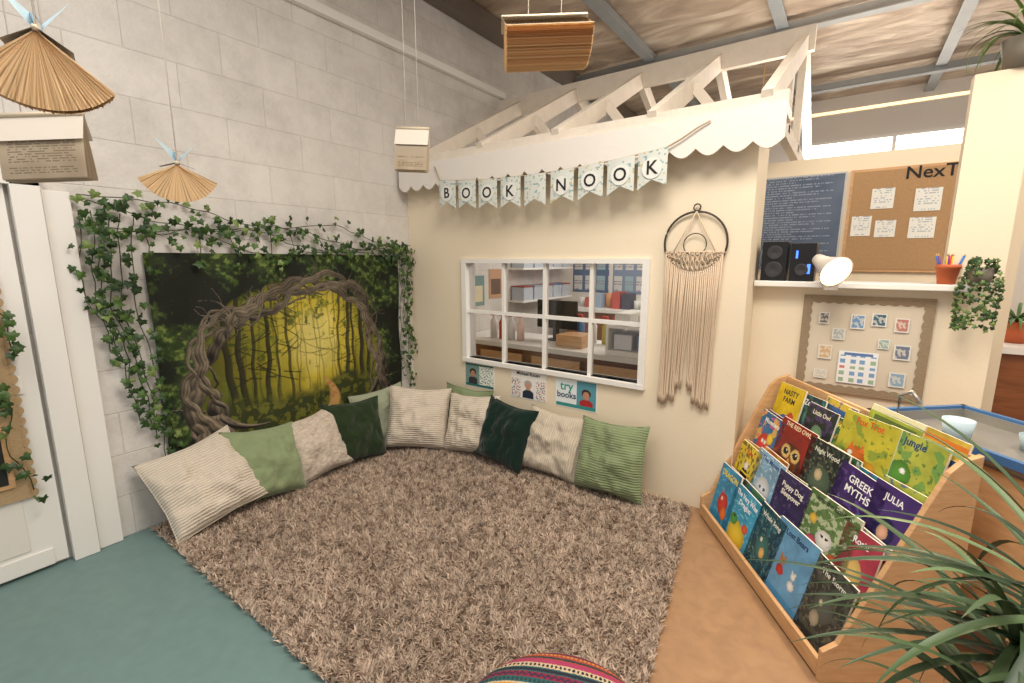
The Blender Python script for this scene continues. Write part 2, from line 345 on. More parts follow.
# ---------------------------------------------------------------- tapestry: forest print painted per face
M_tap=colmat('tapestry_cloth',.75,bump=.05,bscale=300)
def tap():
    y0,y1,z0,z1=-1.84,-.16,.33,1.49; asp=(y1-y0)/(z1-z0); W=560;Hh=390
    r=np.random.default_rng(3)
    s=(np.arange(W)+.5)/W; v=(np.arange(Hh)+.5)/Hh
    X,Z=np.meshgrid(s*asp,v)
    def vn(fx,fz=None,seed=0):
        fz=fz or fx; g=np.random.default_rng(seed).uniform(-1,1,(260,260)); gx=X*fx;gz=Z*fz; i=gx.astype(int)%258; j=gz.astype(int)%258; a=gx-np.floor(gx); b_=gz-np.floor(gz)
        a=a*a*(3-2*a); b_=b_*b_*(3-2*b_)
        return (g[i,j]*(1-a)+g[i+1,j]*a)*(1-b_)+(g[i,j+1]*(1-a)+g[i+1,j+1]*a)*b_
    def fbm(f,seed,o=4): return sum(vn(f*2**k,None,seed+k)*.55**k for k in range(o))
    def sst(a,b_,x): t=np.clip((x-a)/(b_-a),0,1); return t*t*(3-2*t)
    L_=lambda c: np.array(lin(c))
    C=np.zeros((Hh,W,3))
    def mx(c,al): 
        nonlocal C
        al=np.clip(al,0,1)[...,None]; C=C*(1-al)+np.asarray(c)*al
    g=np.exp(-((X-.80)**2/.16+(Z-.50)**2/.22))
    C[:]=L_((58,64,20)); mx(L_((160,146,34)),g*1.3); mx(L_((206,184,66)),sst(.5,1,g)*.9); mx(L_((236,220,140)),sst(.80,1.0,g+.05*fbm(6,11))*.55)
    mx(L_((90,104,26)),sst(.0,.9,fbm(5,21)+.3)*.5*(1-g*.6))
    # soft sun shafts printed in the photo backdrop
    for k in range(7):
        cx=.62+.07*k; d=np.abs((X-cx)-(.95-Z)*.10*(k-3)/3); mx(L_((226,210,120)),sst(.02,.0,d)*g*.18)
    def trunk(x,wd,dark,lean=0,zb=.14,zt=1.1,seed=0):
        cx=x+lean*(Z-.2)+.008*np.sin(Z*9+seed*3)+.004*np.sin(Z*31+seed)
        w_=wd*(1.25-.5*Z)*(1+1.2*np.clip(.24-Z,0,1))
        d=np.abs(X-cx)/w_
        sh=.5+.5*(X-cx)/w_
        col=L_((16,17,8))*(1-sh[...,None]*.4)+L_((84,80,34))*(sh[...,None]*.4)
        mx(col,sst(1.15,.8,d)*dark*(Z>zb)*sst(zt,zt-.1,Z))
    for k in range(26): trunk(r.uniform(.3,1.2),r.uniform(.002,.006),r.uniform(.25,.5),r.uniform(-.03,.03),.2,1.1,k)
    for k in range(60):
        bx=r.uniform(.3,1.2);bz=r.uniform(.35,.8);sl=r.uniform(-1.2,1.2);ll=r.uniform(.03,.09)
        t=(X-bx)/ll; d=np.abs(Z-bz-sl*(X-bx)*.6-.02*t*t); mx(L_((50,54,16)),sst(.005,.002,d)*(np.abs(t)<1)*.5)
    mx(L_((96,110,28)),sst(.15,.45,fbm(24,31)+(Z-.74)*1.6)*.6)
    mx(L_((40,54,14)),sst(.3,.6,fbm(28,41)+(Z-.80)*1.6)*.7)
    for x,wd,dk in ((.31,.018,.97),(.37,.015,.97),(.43,.009,.9),(.50,.013,.95),(.555,.006,.8),(.63,.009,.85),(.95,.008,.8),(1.01,.013,.92),(1.06,.008,.9),(1.12,.016,.97),(1.17,.012,.95)): trunk(x,wd,dk,r.uniform(-.03,.03),.10,1.1,x*40)
    for k in range(50):
        bx=r.choice([.36,.44,.5,.63,1.0,1.12])+r.uniform(-.03,.03);bz=r.uniform(.3,.8);sl=r.uniform(.4,1.5)*r.choice([-1,1]);ll=r.uniform(.02,.06)
        t=(X-bx)/ll; d=np.abs(Z-bz-sl*(X-bx)*.6); mx(L_((26,28,10)),sst(.006,.002,d)*(np.abs(t)<1)*.8)
    gn=fbm(9,51)
    mx(L_((48,54,18)),sst(.30,.18,Z+.06*gn)); mx(L_((110,110,36)),sst(.3,.16,Z+.06*gn)*sst(0,.5,fbm(34,61))*.7)
    pc=.84+.07*np.sin(Z*12); pw=.012+.20*np.clip(.27-Z,0,1)+.01*gn
    mx(L_((196,150,90)),sst(pw,pw*.4,np.abs(X-pc))*sst(.28,.2,Z)*.9); mx(L_((150,96,56)),sst(pw,pw*.5,np.abs(X-pc))*sst(.28,.22,Z)*sst(.0,.4,fbm(24,71))*.6)
    ex=(X-.70)/.56; ez=(Z-.30)/.56; rr=np.sqrt(ex**2+np.where(Z>.3,ez,0)**2)
    msk=sst(.98,1.03,rr+.03*fbm(7,81))
    f1=fbm(7,91); f2=fbm(50,95,3); 
    fol=L_((16,24,10))*np.ones((Hh,W,1)); 
    def mf(c,al):
        nonlocal fol
        al=np.clip(al,0,1)[...,None]; fol=fol*(1-al)+np.asarray(c)*al
    mf(L_((40,58,22)),sst(-.3,.6,f1+f2*.3)); mf(L_((70,90,36)),sst(.2,.9,f1*.6+f2*.9)); mf(L_((126,140,74)),sst(.75,1.25,f1*.6+f2*.9)*.6); mf(L_((8,12,5)),sst(.1,.9,-f1+f2*.6-.1)*.7)
    al=msk[...,None]; C=C*(1-al)+fol*al
    Hb=np.full((Hh,W),-9.0); Sh=np.zeros((Hh,W)); Rn=np.zeros((Hh,W)); Mk=np.zeros((Hh,W),bool)
    key=np.array([(.20,-.05),(.19,.12),(.155,.28),(.17,.44),(.25,.60),(.34,.68),(.46,.70),(.60,.77),(.78,.84),(.96,.82),(1.12,.72),(1.21,.54),(1.245,.34),(1.24,.16),(1.27,-.05)])
    NS=900
    tt=np.linspace(0,len(key)-1,NS); i0=np.clip(tt.astype(int),0,len(key)-2); 
    def cr(i,t):
        p=[key[np.clip(i+k,0,len(key)-1)] for k in (-1,0,1,2)]
        return .5*((2*p[1])+(-p[0]+p[2])*t+(2*p[0]-5*p[1]+4*p[2]-p[3])*t*t+(-p[0]+3*p[1]-3*p[2]+p[3])*t**3)
    path=np.array([cr(i,t-i) for i,t in zip(i0,tt)]); dv=np.gradient(path,axis=0); dv/=np.linalg.norm(dv,axis=1)[:,None]; nm=np.stack([-dv[:,1],dv[:,0]],1)
    def stamp(cx,cz,rad,zo,u_,nx=1,nz=0):
        ix0=max(0,int((cx-rad)/asp*W)); ix1=min(W,int((cx+rad)/asp*W)+2); iz0=max(0,int((cz-rad)*Hh)); iz1=min(Hh,int((cz+rad)*Hh)+2)
        if ix0>=ix1 or iz0>=iz1: return
        x=X[iz0:iz1,ix0:ix1]-cx; z=Z[iz0:iz1,ix0:ix1]-cz; d2=x*x+z*z; ok=d2<rad*rad
        h=np.where(ok,np.sqrt(np.maximum(0,rad*rad-d2)),0)+zo
        up=ok&(h>Hb[iz0:iz1,ix0:ix1])
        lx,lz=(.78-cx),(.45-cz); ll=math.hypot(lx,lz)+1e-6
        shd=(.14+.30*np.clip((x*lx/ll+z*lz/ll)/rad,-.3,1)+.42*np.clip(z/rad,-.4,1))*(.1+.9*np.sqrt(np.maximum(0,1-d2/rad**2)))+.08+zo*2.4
        c=(x*nx+z*nz)/rad
        Hb[iz0:iz1,ix0:ix1][up]=h[up]; Sh[iz0:iz1,ix0:ix1][up]=shd[up]; Rn[iz0:iz1,ix0:ix1][up]=(c*4+u_)[up]; Mk[iz0:iz1,ix0:ix1][up]=True
    SP=[(0,.040,.023,2.3),(2.1,.050,.017,2.7),(4.2,.046,.014,3.3),(1.2,.060,.009,3.9),(3.3,.066,.007,2.1),(5.2,.074,.005,4.4)]
    for k,(ph,A,rd,fr) in enumerate(SP):
        for j in range(NS):
            a=tt[j]; thick=1+1.0*max(0,1-a/4)+.5*max(0,(a-12)/2)
            off=A*(.6+.4*thick)*math.sin(a*fr*.5+ph)+.010*math.sin(a*5.1+k)+.006*math.sin(a*11+k*2); rad=rd*thick*(1+.25*math.sin(a*3.7+k*2)+.10*math.sin(a*13+k))
            stamp(path[j,0]+nm[j,0]*off,path[j,1]+nm[j,1]*off,rad,.035*math.cos(a*fr*.5+ph),k*13+a*.8,nm[j,0],nm[j,1])
    for k in range(60):
        j=r.integers(30,NS-30); p=path[j].copy(); an=math.atan2(nm[j,1],nm[j,0])+r.uniform(-1.0,1.0); 
        if r.random()<.35: an+=math.pi
        rd=r.uniform(.003,.009); ln=r.uniform(.06,.22)
        for q in range(70):
            stamp(p[0],p[1],max(.0018,rd*(1-q/72)),-.01,k+q*.05); p+=np.array([math.cos(an),math.sin(an)])*ln/70; an+=r.normal(0,.11)
    for (rx,dirn) in ((.20,-1),(.22,1),(1.25,1),(1.23,-1),(.18,-.5),(1.27,.5),(.24,1.5)):
        p=np.array([rx,.16]); an=-1.57+dirn*.5
        for q in range(80):
            stamp(p[0],p[1],max(.004,.026*(1-q/90)),-.005,rx*9+q*.05); p+=np.array([math.cos(an),math.sin(an)])*.0034; an+=dirn*.008
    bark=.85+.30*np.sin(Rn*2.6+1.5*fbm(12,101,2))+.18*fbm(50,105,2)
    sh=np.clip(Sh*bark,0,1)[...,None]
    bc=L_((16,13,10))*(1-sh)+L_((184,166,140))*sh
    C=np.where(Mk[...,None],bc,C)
    C=np.clip(C*(1+.05*vn(150,None,7)[...,None]),0,1)
    gx=np.linspace(0,1,W+1); gv=np.linspace(0,1,Hh+1); S,V=np.meshgrid(gx,gv)
    xx=.024+.008*np.sin(S*17+V*3)*(.4+.6*V)+.004*np.sin(S*41-V*9)+.005*np.sin(V*12+S*5)
    co=np.stack([xx,y0+(y1-y0)*S,z0+(z1-z0)*V],-1).reshape(-1,3)
    idx=np.arange((W+1)*(Hh+1)).reshape(Hh+1,W+1); fq=np.stack([idx[:-1,:-1],idx[:-1,1:],idx[1:,1:],idx[1:,:-1]],-1).reshape(-1,4)
    me=bpy.data.meshes.new('forest_tapestry'); me.vertices.add(len(co)); me.vertices.foreach_set('co',co.astype(np.float32).ravel())
    me.loops.add(fq.size); me.loops.foreach_set('vertex_index',fq.astype(np.int32).ravel()); me.polygons.add(len(fq)); me.polygons.foreach_set('loop_start',(np.arange(len(fq))*4).astype(np.int32)); me.update(calc_edges=True)
    me.polygons.foreach_set('use_smooth',[True]*len(fq))
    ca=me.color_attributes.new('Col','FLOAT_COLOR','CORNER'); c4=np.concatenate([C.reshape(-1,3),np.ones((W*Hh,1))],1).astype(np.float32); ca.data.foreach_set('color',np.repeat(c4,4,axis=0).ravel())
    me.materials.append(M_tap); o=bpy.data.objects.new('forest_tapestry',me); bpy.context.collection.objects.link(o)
tap()
# ---------------------------------------------------------------- ivy
M_leaf=colmat('leaf',.45,spec=.45)
M_vine=mat('vine_stem',(62,72,34),.7)
LEAF=[(0,0),(.22,-.16),(.5,-.1),(.42,.16),(.62,.36),(.3,.48),(0,1.0),(-.3,.48),(-.62,.36),(-.42,.16),(-.5,-.1),(-.22,-.16)]
def ivyleaf(B,p,nrm,size,ang,dark=0):
    nrm=(Vector(nrm)+Vector((random.gauss(0,.35),random.gauss(0,.35),random.gauss(0,.35)))).normalized()
    up=Vector((0,0,-1)); a=nrm.cross(up).normalized(); b=a.cross(nrm)
    a2=a*math.cos(ang)+b*math.sin(ang); b2=-a*math.sin(ang)+b*math.cos(ang)
    g=random.random(); c=mixc(lin((28,56,22)),lin((82,114,52)),g*g*.9+.05)
    if random.random()<.12: c=mixc(c,lin((150,170,96)),.5)
    vs=[Vector(p)+nrm*.006]
    for (x,y) in LEAF: vs.append(Vector(p)+(a2*x+b2*y)*size+nrm*(-.12*abs(x)*size*1.5-.15*y*y*size+.01))
    n=len(LEAF); vs[0]=Vector(p)+b2*size*.35+nrm*.012
    if nrm_clip: vs=[Vector((max(q.x,.004),min(q.y,-.003),q.z)) for q in vs]
    B.add(vs,[(0,1+i,1+(i+1)%n) for i in range(n)],M_leaf,[mixc(c,(0,0,0),.0 if i%2 else .12) for i in range(n)])
nrm_clip='x'
def strand(B,pts,off,dens,size,nrm,spread=.035,prob=.8):
    pts=[Vector(p) for p in pts]; out=[]
    for i in range(len(pts)-1):
        L=(pts[i+1]-pts[i]).length; k=max(1,int(L/.04))
        for j in range(k): 
            q=pts[i].lerp(pts[i+1],j/k); q=q+Vector((.012*n3(q.y*9,q.z*9,1) if nrm[0] else 0,.03*n3(q.x*7,q.y*7,q.z*7),.03*n3(q.x*7+5,q.y*7,q.z*7)))
            out.append(q)
    out.append(pts[-1]); B.tube(out,.0024,M_vine,n=4)
    for q in out:
        for _ in range(dens):
            if random.random()<prob:
                o=Vector((random.uniform(.0,.035) if nrm[0] else random.gauss(0,spread),random.gauss(0,spread) if nrm[0] else -random.uniform(0,.035),random.gauss(0,spread)))
                ivyleaf(B,q+o,nrm,random.uniform(.024,.046),random.gauss(0,.9))
B=MB('ivy_garland'); X=.035
nr=(1,0,0)
for k in range(4):
    dz=[.06,0,-.05,-.1][k]
    pts=[(X,-2.05+.03*k+i*(2.00/9),(1.69-.018*i)+dz*(1 if i<8 else .6)+.045*math.sin(i*1.3+k*2)) for i in range(10)]
    strand(B,pts,0,2,.05,nr,.034,.72)
for (y,zb) in ((-2.06,1.0),(-2.02,.62),(-1.96,.5),(-1.92,.30),(-1.87,.36),(-2.0,.8)):
    strand(B,[(X,y,1.68),(X,y-.03,1.3),(X,y+.02,(1.3+zb)/2),(X,y+.03+.04*(zb<.7),zb)],0,2,.05,nr,.024,.7)
for (y,zb) in ((-.14,.5),(-.07,.40),(-.06,.7),(-.10,.9)):
    strand(B,[(X,y,1.55),(X,y+.0,1.1),(X,y-.02,(1.1+zb)/2),(X,y,zb)],0,2,.05,nr,.018,.75)
for i in range(9):
    y=-1.8+i*.2+random.uniform(-.04,.04); strand(B,[(X,y,1.6),(X,y+.02,1.5),(X,y+.01,1.46-random.random()*.05)],0,1,.05,nr,.02)
B.done()
B=MB('chalkboard'); M_hess=mat('hessian',(176,150,114),.9,bump=.4,bscale=150,var=.1,vscale=60); M_chalk=mat('chalkboard_slate',(34,36,34),.8)
B.box((.041,-2.95,.38),(.05,-2.385,1.39),M_hess); B.box((.05,-2.95,.45),(.06,-2.43,.74),M_ply); B.box((.06,-2.93,.47),(.063,-2.45,.72),M_chalk)
for i in range(21): B.lathe([(0,0),(.024,0),(.024,.003),(0,.003)],M_hess,M=T((.0435,-2.385,.40+i*.0485),0,0,R(90)),n=14,smooth=False)
B.done()
B=MB('ivy_vine')
strand(B,[(.075,-2.5,1.38),(.075,-2.43,1.2),(.075,-2.47,1.0),(.075,-2.40,.8),(.075,-2.44,.6),(.075,-2.38,.42)],0,2,.05,nr,.02)
strand(B,[(.075,-2.45,1.35),(.075,-2.37,1.22),(.075,-2.36,1.05)],0,2,.05,nr,.018); B.done()
nrm_clip=None
# ---------------------------------------------------------------- bunting
B=MB('book_nook_bunting'); M_rope=mat('jute',(170,150,120),.9)
def sz(x): return 1.985+.055*((x-1.40)/.9)**2+ .06*(x-1.4)*.3
xs=np.linspace(.50,2.15,30); e_=sz(2.15)
B.tube([(x,-.137,sz(x)) for x in xs]+[(2.22,-.137,e_+.03),(2.30,-.135,e_+.075),(2.36,-.13,e_+.10)],.004,M_rope)
B.tube([(.50,-.137,sz(.5)),(.44,-.13,2.13)],.004,M_rope)
letters=['B','O','O','K','','N','O','O','K']; fx=[.58,.765,.95,1.14,1.33,1.525,1.715,1.90,2.08]
for L_,x in zip(letters,fx):
    z=sz(x); w=.08; h=.19
    tilt=(sz(x+.02)-sz(x-.02))/.04
    def fc(u,v,x=x):
        c=lin((208,212,206))
        if n3(u*9+x*40,v*11)>.34: c=lin((140,170,172))
        if n3(u*9+x*70,v*8+4)>.46: c=lin((196,184,136))
        return c
    def fp(u,v,x=x,z=z):
        yb=-.144-.006*math.sin(u*3.1)
        zz=z-h*(1-v); 
        if v<.2: zz+= (.2-v)/.2*.04*(1-abs(2*u-1))
        return (x+(u-.5)*2*w,yb,zz+(u-.5)*2*w*tilt)
    B.grid(fp,16,20,M_paper,fc)
    if L_: 
        B.lathe([(0,0),(.055,0),(.055,.002),(0,.002)],M_paper,lin((224,226,220)),M=T((x,-.152,z-h*.48),0,R(90)),n=24,smooth=False)
        B.text(L_,.10,M_ink,T((x,-.1555,z-h*.48),0,R(90)))
B.done()
# ---------------------------------------------------------------- macrame
B=MB('macrame_wall_hanging'); M_mac=mat('cotton_cord',(205,184,160),.9,bump=.3,bscale=120); M_hoop=mat('dark_hoop',(62,54,48),.5)
cx,cz,r=2.295,1.545,.165; Y=-.02
B.tube([(cx+r*math.cos(t),Y,cz+r*math.sin(t)) for t in np.linspace(0,2*math.pi,49)],.006,M_hoop,cap=False)
B.tube([(cx+.018*math.cos(t),Y,cz+r+.022+.018*math.sin(t)) for t in np.linspace(0,2*math.pi,20)],.004,M_hoop,cap=False)
r2=.06; B.tube([(cx+r2*math.cos(t),Y,cz+.01+r2*math.sin(t)*1.0-.02) for t in np.linspace(0,2*math.pi,30)],.003,M_hoop,cap=False)
for a in (-1,1): B.tube([(cx,Y-.008,cz+r),(cx+a*.135,Y-.008,cz-r*.58)],.004,M_mac)
zc=cz-.05
B.tube([(cx-.155,Y-.006,zc),(cx+.155,Y-.006,zc)],.006,M_mac)
for i in range(25):
    x=cx-.15+i*.0125
    zb=cz-math.sqrt(max(0,r*r-(x-cx)**2))
    pts=[(x+.005*math.sin(k*1.9+i%2*3.14),Y-.008-.004*math.cos(k*1.9),zc-(zc-zb-.01)*k/7) for k in range(8)]
    B.tube(pts,.0045,M_mac,n=5)
for i in range(30):
    x=cx-.15+i*.0103
    zb=cz-math.sqrt(max(0,r*r-(x-cx)**2))
    a=abs(x-cx)/.15
    end=.62+.02*random.random() + (.09 if a<.3 else 0) -(.02 if a>.6 else 0)
    xe=cx+(x-cx)*.86+random.gauss(0,.004)-.012+(.012 if x>cx else -.012)
    pts=[(x,Y-.01,zb+.01),(x+(xe-x)*.4+random.gauss(0,.003),Y-.008,zb-.25),(x+(xe-x)*.7+random.gauss(0,.003),Y-.004,zb-.5),(xe,Y,end+.06),(xe,Y,end+.05),(xe,Y,end)]
    B.tube(pts,[.0045,.004,.0045,.0045,.007,.0055],M_mac,n=5)
B.done()
# ---------------------------------------------------------------- posters below window
def poster(x0,x1,z0,z1,cf,title=None):
    B=MB('author_poster'); 
    B.grid(lambda u,v:(x0+(x1-x0)*u,-.004,z0+(z1-z0)*v),80,56,M_colg,cf,smooth=False)
    B.box((x0-.006,-.0035,z0-.006),(x1+.006,-.0005,z1+.006),M_paper,lin((232,232,228)))
    if title:
        for (t_,sz_,fx_,fz_,col) in title: B.text(t_,sz_,M_col,T((x0+(x1-x0)*fx_,-.006,z0+(z1-z0)*fz_),0,R(90)),lin(col),width=(x1-x0)*.8)
    B.done()
def head(c,u,v,cx,cy,skin,hair,shirt):
    if abs(u-cx)<.16 and v<cy-.12 and (u-cx)**2*3+(v-cy+.55)**2<.18: c=lin(shirt)
    if (u-cx)**2+((v-cy-.08)*.75)**2<.0135: c=lin(hair)
    if ((u-cx)*1.15)**2+((v-cy)*.62)**2<.0085: c=lin(skin)
    return c
def pf1(u,v):
    c=lin((226,232,226)); 
    if u<.5: c=head(lin((120,150,144)),u,v,.27,.55,(176,130,104),(40,34,30),(50,50,60))
    elif n3(u*26,v*20)>.2: c=lin((60,100,86))
    if v<.10 or v>.92: c=lin((50,110,104))
    return c
def pf2(u,v):
    c=head(lin((236,234,228)),u,v,.5,.45,(200,150,126),(176,172,166),(40,52,70))
    if (u<.28 or u>.74) and v<.7 and n3(u*30,v*24)>.12: c=lin((90,96,120)) if n3(u*9,v*9)>0 else lin((200,110,70))
    return c
def pf3(u,v):
    c=lin((226,234,236))
    if u>.52: c=head(lin((90,150,166)),u,v,.76,.5,(186,136,112),(66,46,38),(170,46,50))
    if v<.12: c=lin((50,140,140))
    return c
poster(.60,.88,.475,.655,pf1); poster(1.05,1.34,.463,.66,pf2,[('Michael Rosen',.034,.5,.91,(30,30,40))]); poster(1.43,1.73,.463,.655,pf3,[('try',.085,.27,.74,(40,150,140)),('books',.06,.27,.42,(30,60,90))])
# ---------------------------------------------------------------- book display
P0=Vector((2.43,-.07,0)); ev=Vector((.569,-.822,0)).normalized(); nv=Vector((-ev.y,ev.x,0))
LB=1.09; DB=.43
MB_=Matrix((( *ev,),( *nv,),(0,0,1))).transposed().to_4x4(); MB_.translation=P0   # local x along, y back, z up
B=MB('book_display_shelf')
prof=[(0,0),(0,.12),(.05,.15),(.33,.78),(.37,.82),(DB,.84),(DB,0)]
def side(x):
    vs=[(x,y,z) for y,z in prof]+[(x+.02,y,z) for y,z in prof]; n=len(prof)
    B.add(vs,[tuple(range(n)),tuple(range(2*n-1,n-1,-1))]+[(i,n+i,n+(i+1)%n,(i+1)%n) for i in range(n)],M_ply,M=MB_)
side(-.0); side(LB-.02)
B.box((.02,0.0,.01),(LB-.02,.018,.075),M_ply,M=MB_)
tiers=[(.030,.03),(.118,.19),(.206,.355),(.294,.52)]
for (ty,tz) in tiers:
    B.box((.02,ty,tz-.012),(LB-.02,ty+.09,tz),M_ply,M=MB_)
    B.box((.02,ty-.012,tz-.012),(LB-.02,ty,tz+.03),M_ply,M=MB_)
    Mx=MB_@T((0,ty+.078,tz),0,R(-12)); B.box((.02,0,0),(LB-.02,.006,.15 if tz<.5 else .26),M_ply,M=Mx)
B.box((.02,DB-.015,.0),(LB-.02,DB,.83),M_ply,M=MB_)
B.done(bevel=.003)
# books
B=MB('picture_books')
def bookc(base,shapes,pat=None,pat2=None):
    b0=lin(base)
    sh=[(s_[0],)+tuple(s_[1:-1])+(lin(s_[-1]),) for s_ in shapes]
    sd=random.random()*50
    def f(u,v):
        c=mixc(b0,tuple(x*.62 for x in b0),max(0,min(1,.5+.8*n3(u*3+sd,v*3.5)+.3*n3(u*11+sd,v*12))))
        for pt in (pat,pat2):
            if pt:
                a,sc,th,pc=pt
                if n3(u*sc+a,v*sc*1.2+a*3)>th: c=mixc(lin(pc),c,.25)
        for s_ in sh:
            if s_[0]=='c':
                w1=1+.12*n3(u*9+sd,v*9)
                d=((u-s_[1])**2+((v-s_[2])*1.25)**2)*w1
                if d<s_[3]**2: c=mixc(s_[4],tuple(x*.5 for x in s_[4]),d/s_[3]**2*.8)
            elif s_[0]=='r':
                if s_[1]<u<s_[3] and s_[2]<v<s_[4]: c=s_[5]
            elif s_[0]=='t':
                if v>s_[2] and abs(u-s_[1])<(s_[3]-(v-s_[2]))*s_[4]: c=s_[5]
        return c
    return f
def book(x,tier,w,h,cf,title=None,tc=(255,255,255),ts=.04,tv=.86,dy=0,roll=None,dz=0,thick=.008,k=1.13):
    ty,tz=tiers[tier]; w*=1.07
    if tier<3: h*=k
    if roll is None: roll=random.uniform(-2.5,2.5)
    M=MB_@T((x,ty+.016+dy,tz+.003+dz),0,R(-13))@Matrix.Rotation(R(roll),4,'Y')
    B.box((0,.0008,0),(w,thick,h),M_paper,lin((236,230,216)),M=M)
    B.grid(lambda u,v:(w*u,0,h*v),48,60,M_colg,cf,M=M,smooth=False)
    B.box((0,thick,0),(w,thick+.0015,h),M_colg,cf(.03,.5),M=M)
    B.box((-.0015,0,0),(0,thick+.0015,h),M_colg,cf(.03,.5),M=M)
    if title:
        lines=title.split('|')
        for i,l in enumerate(lines):
            B.text(l,ts,M_col,M@T((w/2,-.0006,h*tv-i*ts*1.0),0,R(90)),lin(tc),width=w*.8,ext=.0003)
bg=[(186,60,50),(50,90,150),(220,190,70),(80,130,90),(110,70,130),(220,130,60),(60,150,170),(210,210,200),(40,50,70),(180,190,80)]
for tr_ in range(4):
    for k in range(6):
        c=bg[(k*3+tr_*2)%10]; c2=bg[(k*7+tr_+4)%10]
        book(.03+k*.165+random.uniform(-.01,.01),tr_,random.uniform(.18,.20),random.uniform(.25,.31),bookc(c,[('r',.1,.80,.9,.9,c2)],(k+tr_*5,7,.2,c2)),dy=.029,k=1.05)
book(.05,3,.20,.29,bookc((240,206,40),[('c',.5,.3,.22,(60,120,180)),('c',.72,.45,.12,(220,70,50)),('c',.45,.35,.07,(240,240,230))]),'NASTY|FARM',(40,40,50),.04,dy=.0)
book(.19,3,.20,.28,bookc((24,60,70),[('c',.6,.6,.2,(70,140,120)),('c',.3,.3,.14,(214,180,70))],(3,7,.2,(40,110,110))),'Zeki',(240,240,240),.04,dy=.012)
book(.31,3,.19,.26,bookc((38,52,48),[('c',.5,.5,.2,(120,160,120)),('c',.5,.3,.1,(230,220,200))],(5,8,.1,(80,60,110))),'Little Owl',(230,225,200),.03)
book(.45,3,.22,.25,bookc((58,110,60),[('r',.0,.0,1,.2,(160,170,60)),('c',.5,.45,.25,(130,170,90)),('c',.42,.5,.06,(250,250,240)),('c',.58,.5,.06,(250,250,240))],(9,9,.2,(190,140,60))),'THE FROGS',(250,240,120),.03,dy=.01)
book(.55,3,.27,.30,bookc((206,196,60),[('c',.4,.4,.2,(214,110,40)),('c',.68,.32,.15,(230,170,60)),('c',.3,.45,.05,(250,250,240)),('t',.3,.5,.12,.5,(214,110,40)),('t',.5,.5,.12,.5,(214,110,40))],(2,5,.25,(120,150,60)),(8,14,.4,(90,120,50))),'Fox Trot',(220,80,40),.04,.9,dy=.004)
book(.62,3,.24,.355,bookc((170,186,70),[('r',0,.94,1,1,(230,224,180)),('r',.1,.84,.9,.9,(90,110,50))]),None,dy=.03)
book(.77,3,.24,.31,bookc((186,192,80),[('c',.4,.5,.2,(90,150,60)),('c',.6,.3,.16,(240,180,60)),('c',.45,.55,.05,(250,250,240))],(4,6,.2,(90,150,80)),(1,13,.35,(60,110,60))),'Jungle',(30,70,120),.04,.9,dy=.008)
book(.82,3,.21,.35,bookc((224,190,80),[('r',0,.9,1,.95,(210,120,50))]),None,dy=.034)
book(.04,2,.20,.27,bookc((50,120,170),[('c',.4,.45,.24,(226,70,60)),('c',.62,.6,.13,(250,210,60)),('c',.6,.28,.12,(90,180,90)),('c',.36,.5,.05,(250,250,250)),('c',.48,.5,.05,(250,250,250))],(7,5,.2,(244,190,40)),(3,12,.3,(220,90,140))),'Monsters',(255,250,240),.035)
book(.23,2,.25,.29,bookc((160,36,28),[('c',.5,.40,.36,(96,44,28)),('c',.5,.36,.26,(130,74,44)),('c',.36,.55,.13,(240,200,120)),('c',.64,.55,.13,(240,200,120)),('c',.36,.55,.07,(20,16,14)),('c',.64,.55,.07,(20,16,14)),('c',.38,.57,.02,(250,250,250)),('c',.66,.57,.02,(250,250,250)),('t',.5,.38,.10,.6,(230,160,50))],(6,12,.3,(120,30,24))),'THE RED OWL',(250,230,190),.03,.93)
book(.47,2,.23,.28,bookc((30,38,44),[('c',.5,.45,.28,(86,104,84)),('c',.45,.55,.1,(210,190,150)),('c',.6,.3,.1,(150,90,60))],(8,10,.15,(54,70,60)),(2,18,.3,(120,120,90))),'Night Wood',(230,230,210),.03)
book(.67,2,.23,.26,bookc((66,42,110),[('c',.3,.3,.15,(230,200,70)),('c',.7,.4,.12,(90,160,180)),('r',.1,.08,.9,.15,(200,90,140))],(9,9,.3,(104,74,150))),'GREEK|MYTHS',(255,255,255),.042,.84)
book(.86,2,.18,.27,bookc((80,56,126),[('c',.5,.45,.25,(40,40,90)),('c',.5,.45,.12,(230,180,150))]),'JULIA',(250,250,250),.035)
book(.03,1,.19,.26,bookc((244,214,60),[('c',.5,.4,.2,(30,30,30)),('r',.32,.36,.68,.40,(244,214,60)),('r',.32,.46,.68,.50,(244,214,60)),('c',.5,.62,.1,(250,240,230))],(4,11,.15,(40,36,30))),'Bee',(200,50,40),.04)
book(.20,1,.22,.28,bookc((140,186,216),[('c',.5,.42,.27,(226,230,234)),('c',.42,.46,.04,(80,100,130)),('c',.58,.46,.04,(80,100,130)),('c',.5,.34,.06,(240,180,150)),('r',0,0,1,.12,(90,140,190))],(5,15,.35,(210,226,240))),'The Moon',(50,80,140),.035,.9)
book(.42,1,.22,.26,bookc((56,44,92),[('c',.72,.25,.12,(220,120,60)),('c',.3,.25,.1,(240,220,200)),('c',.26,.28,.02,(20,20,20)),('c',.34,.28,.02,(20,20,20))],(3,12,.38,(96,80,140))),'Puppy Dog|Sleepover',(250,246,230),.035,.82)
book(.65,1,.27,.28,bookc((110,140,84),[('c',.5,.48,.16,(246,240,230)),('c',.28,.35,.12,(220,90,120)),('c',.75,.32,.12,(230,110,60)),('c',.45,.52,.025,(20,20,20)),('c',.55,.52,.025,(20,20,20)),('c',.2,.65,.08,(230,190,80))],(5,9,.05,(196,206,170)),(8,16,.2,(70,110,60))),'Into the Garden',(40,50,50),.03,.93)
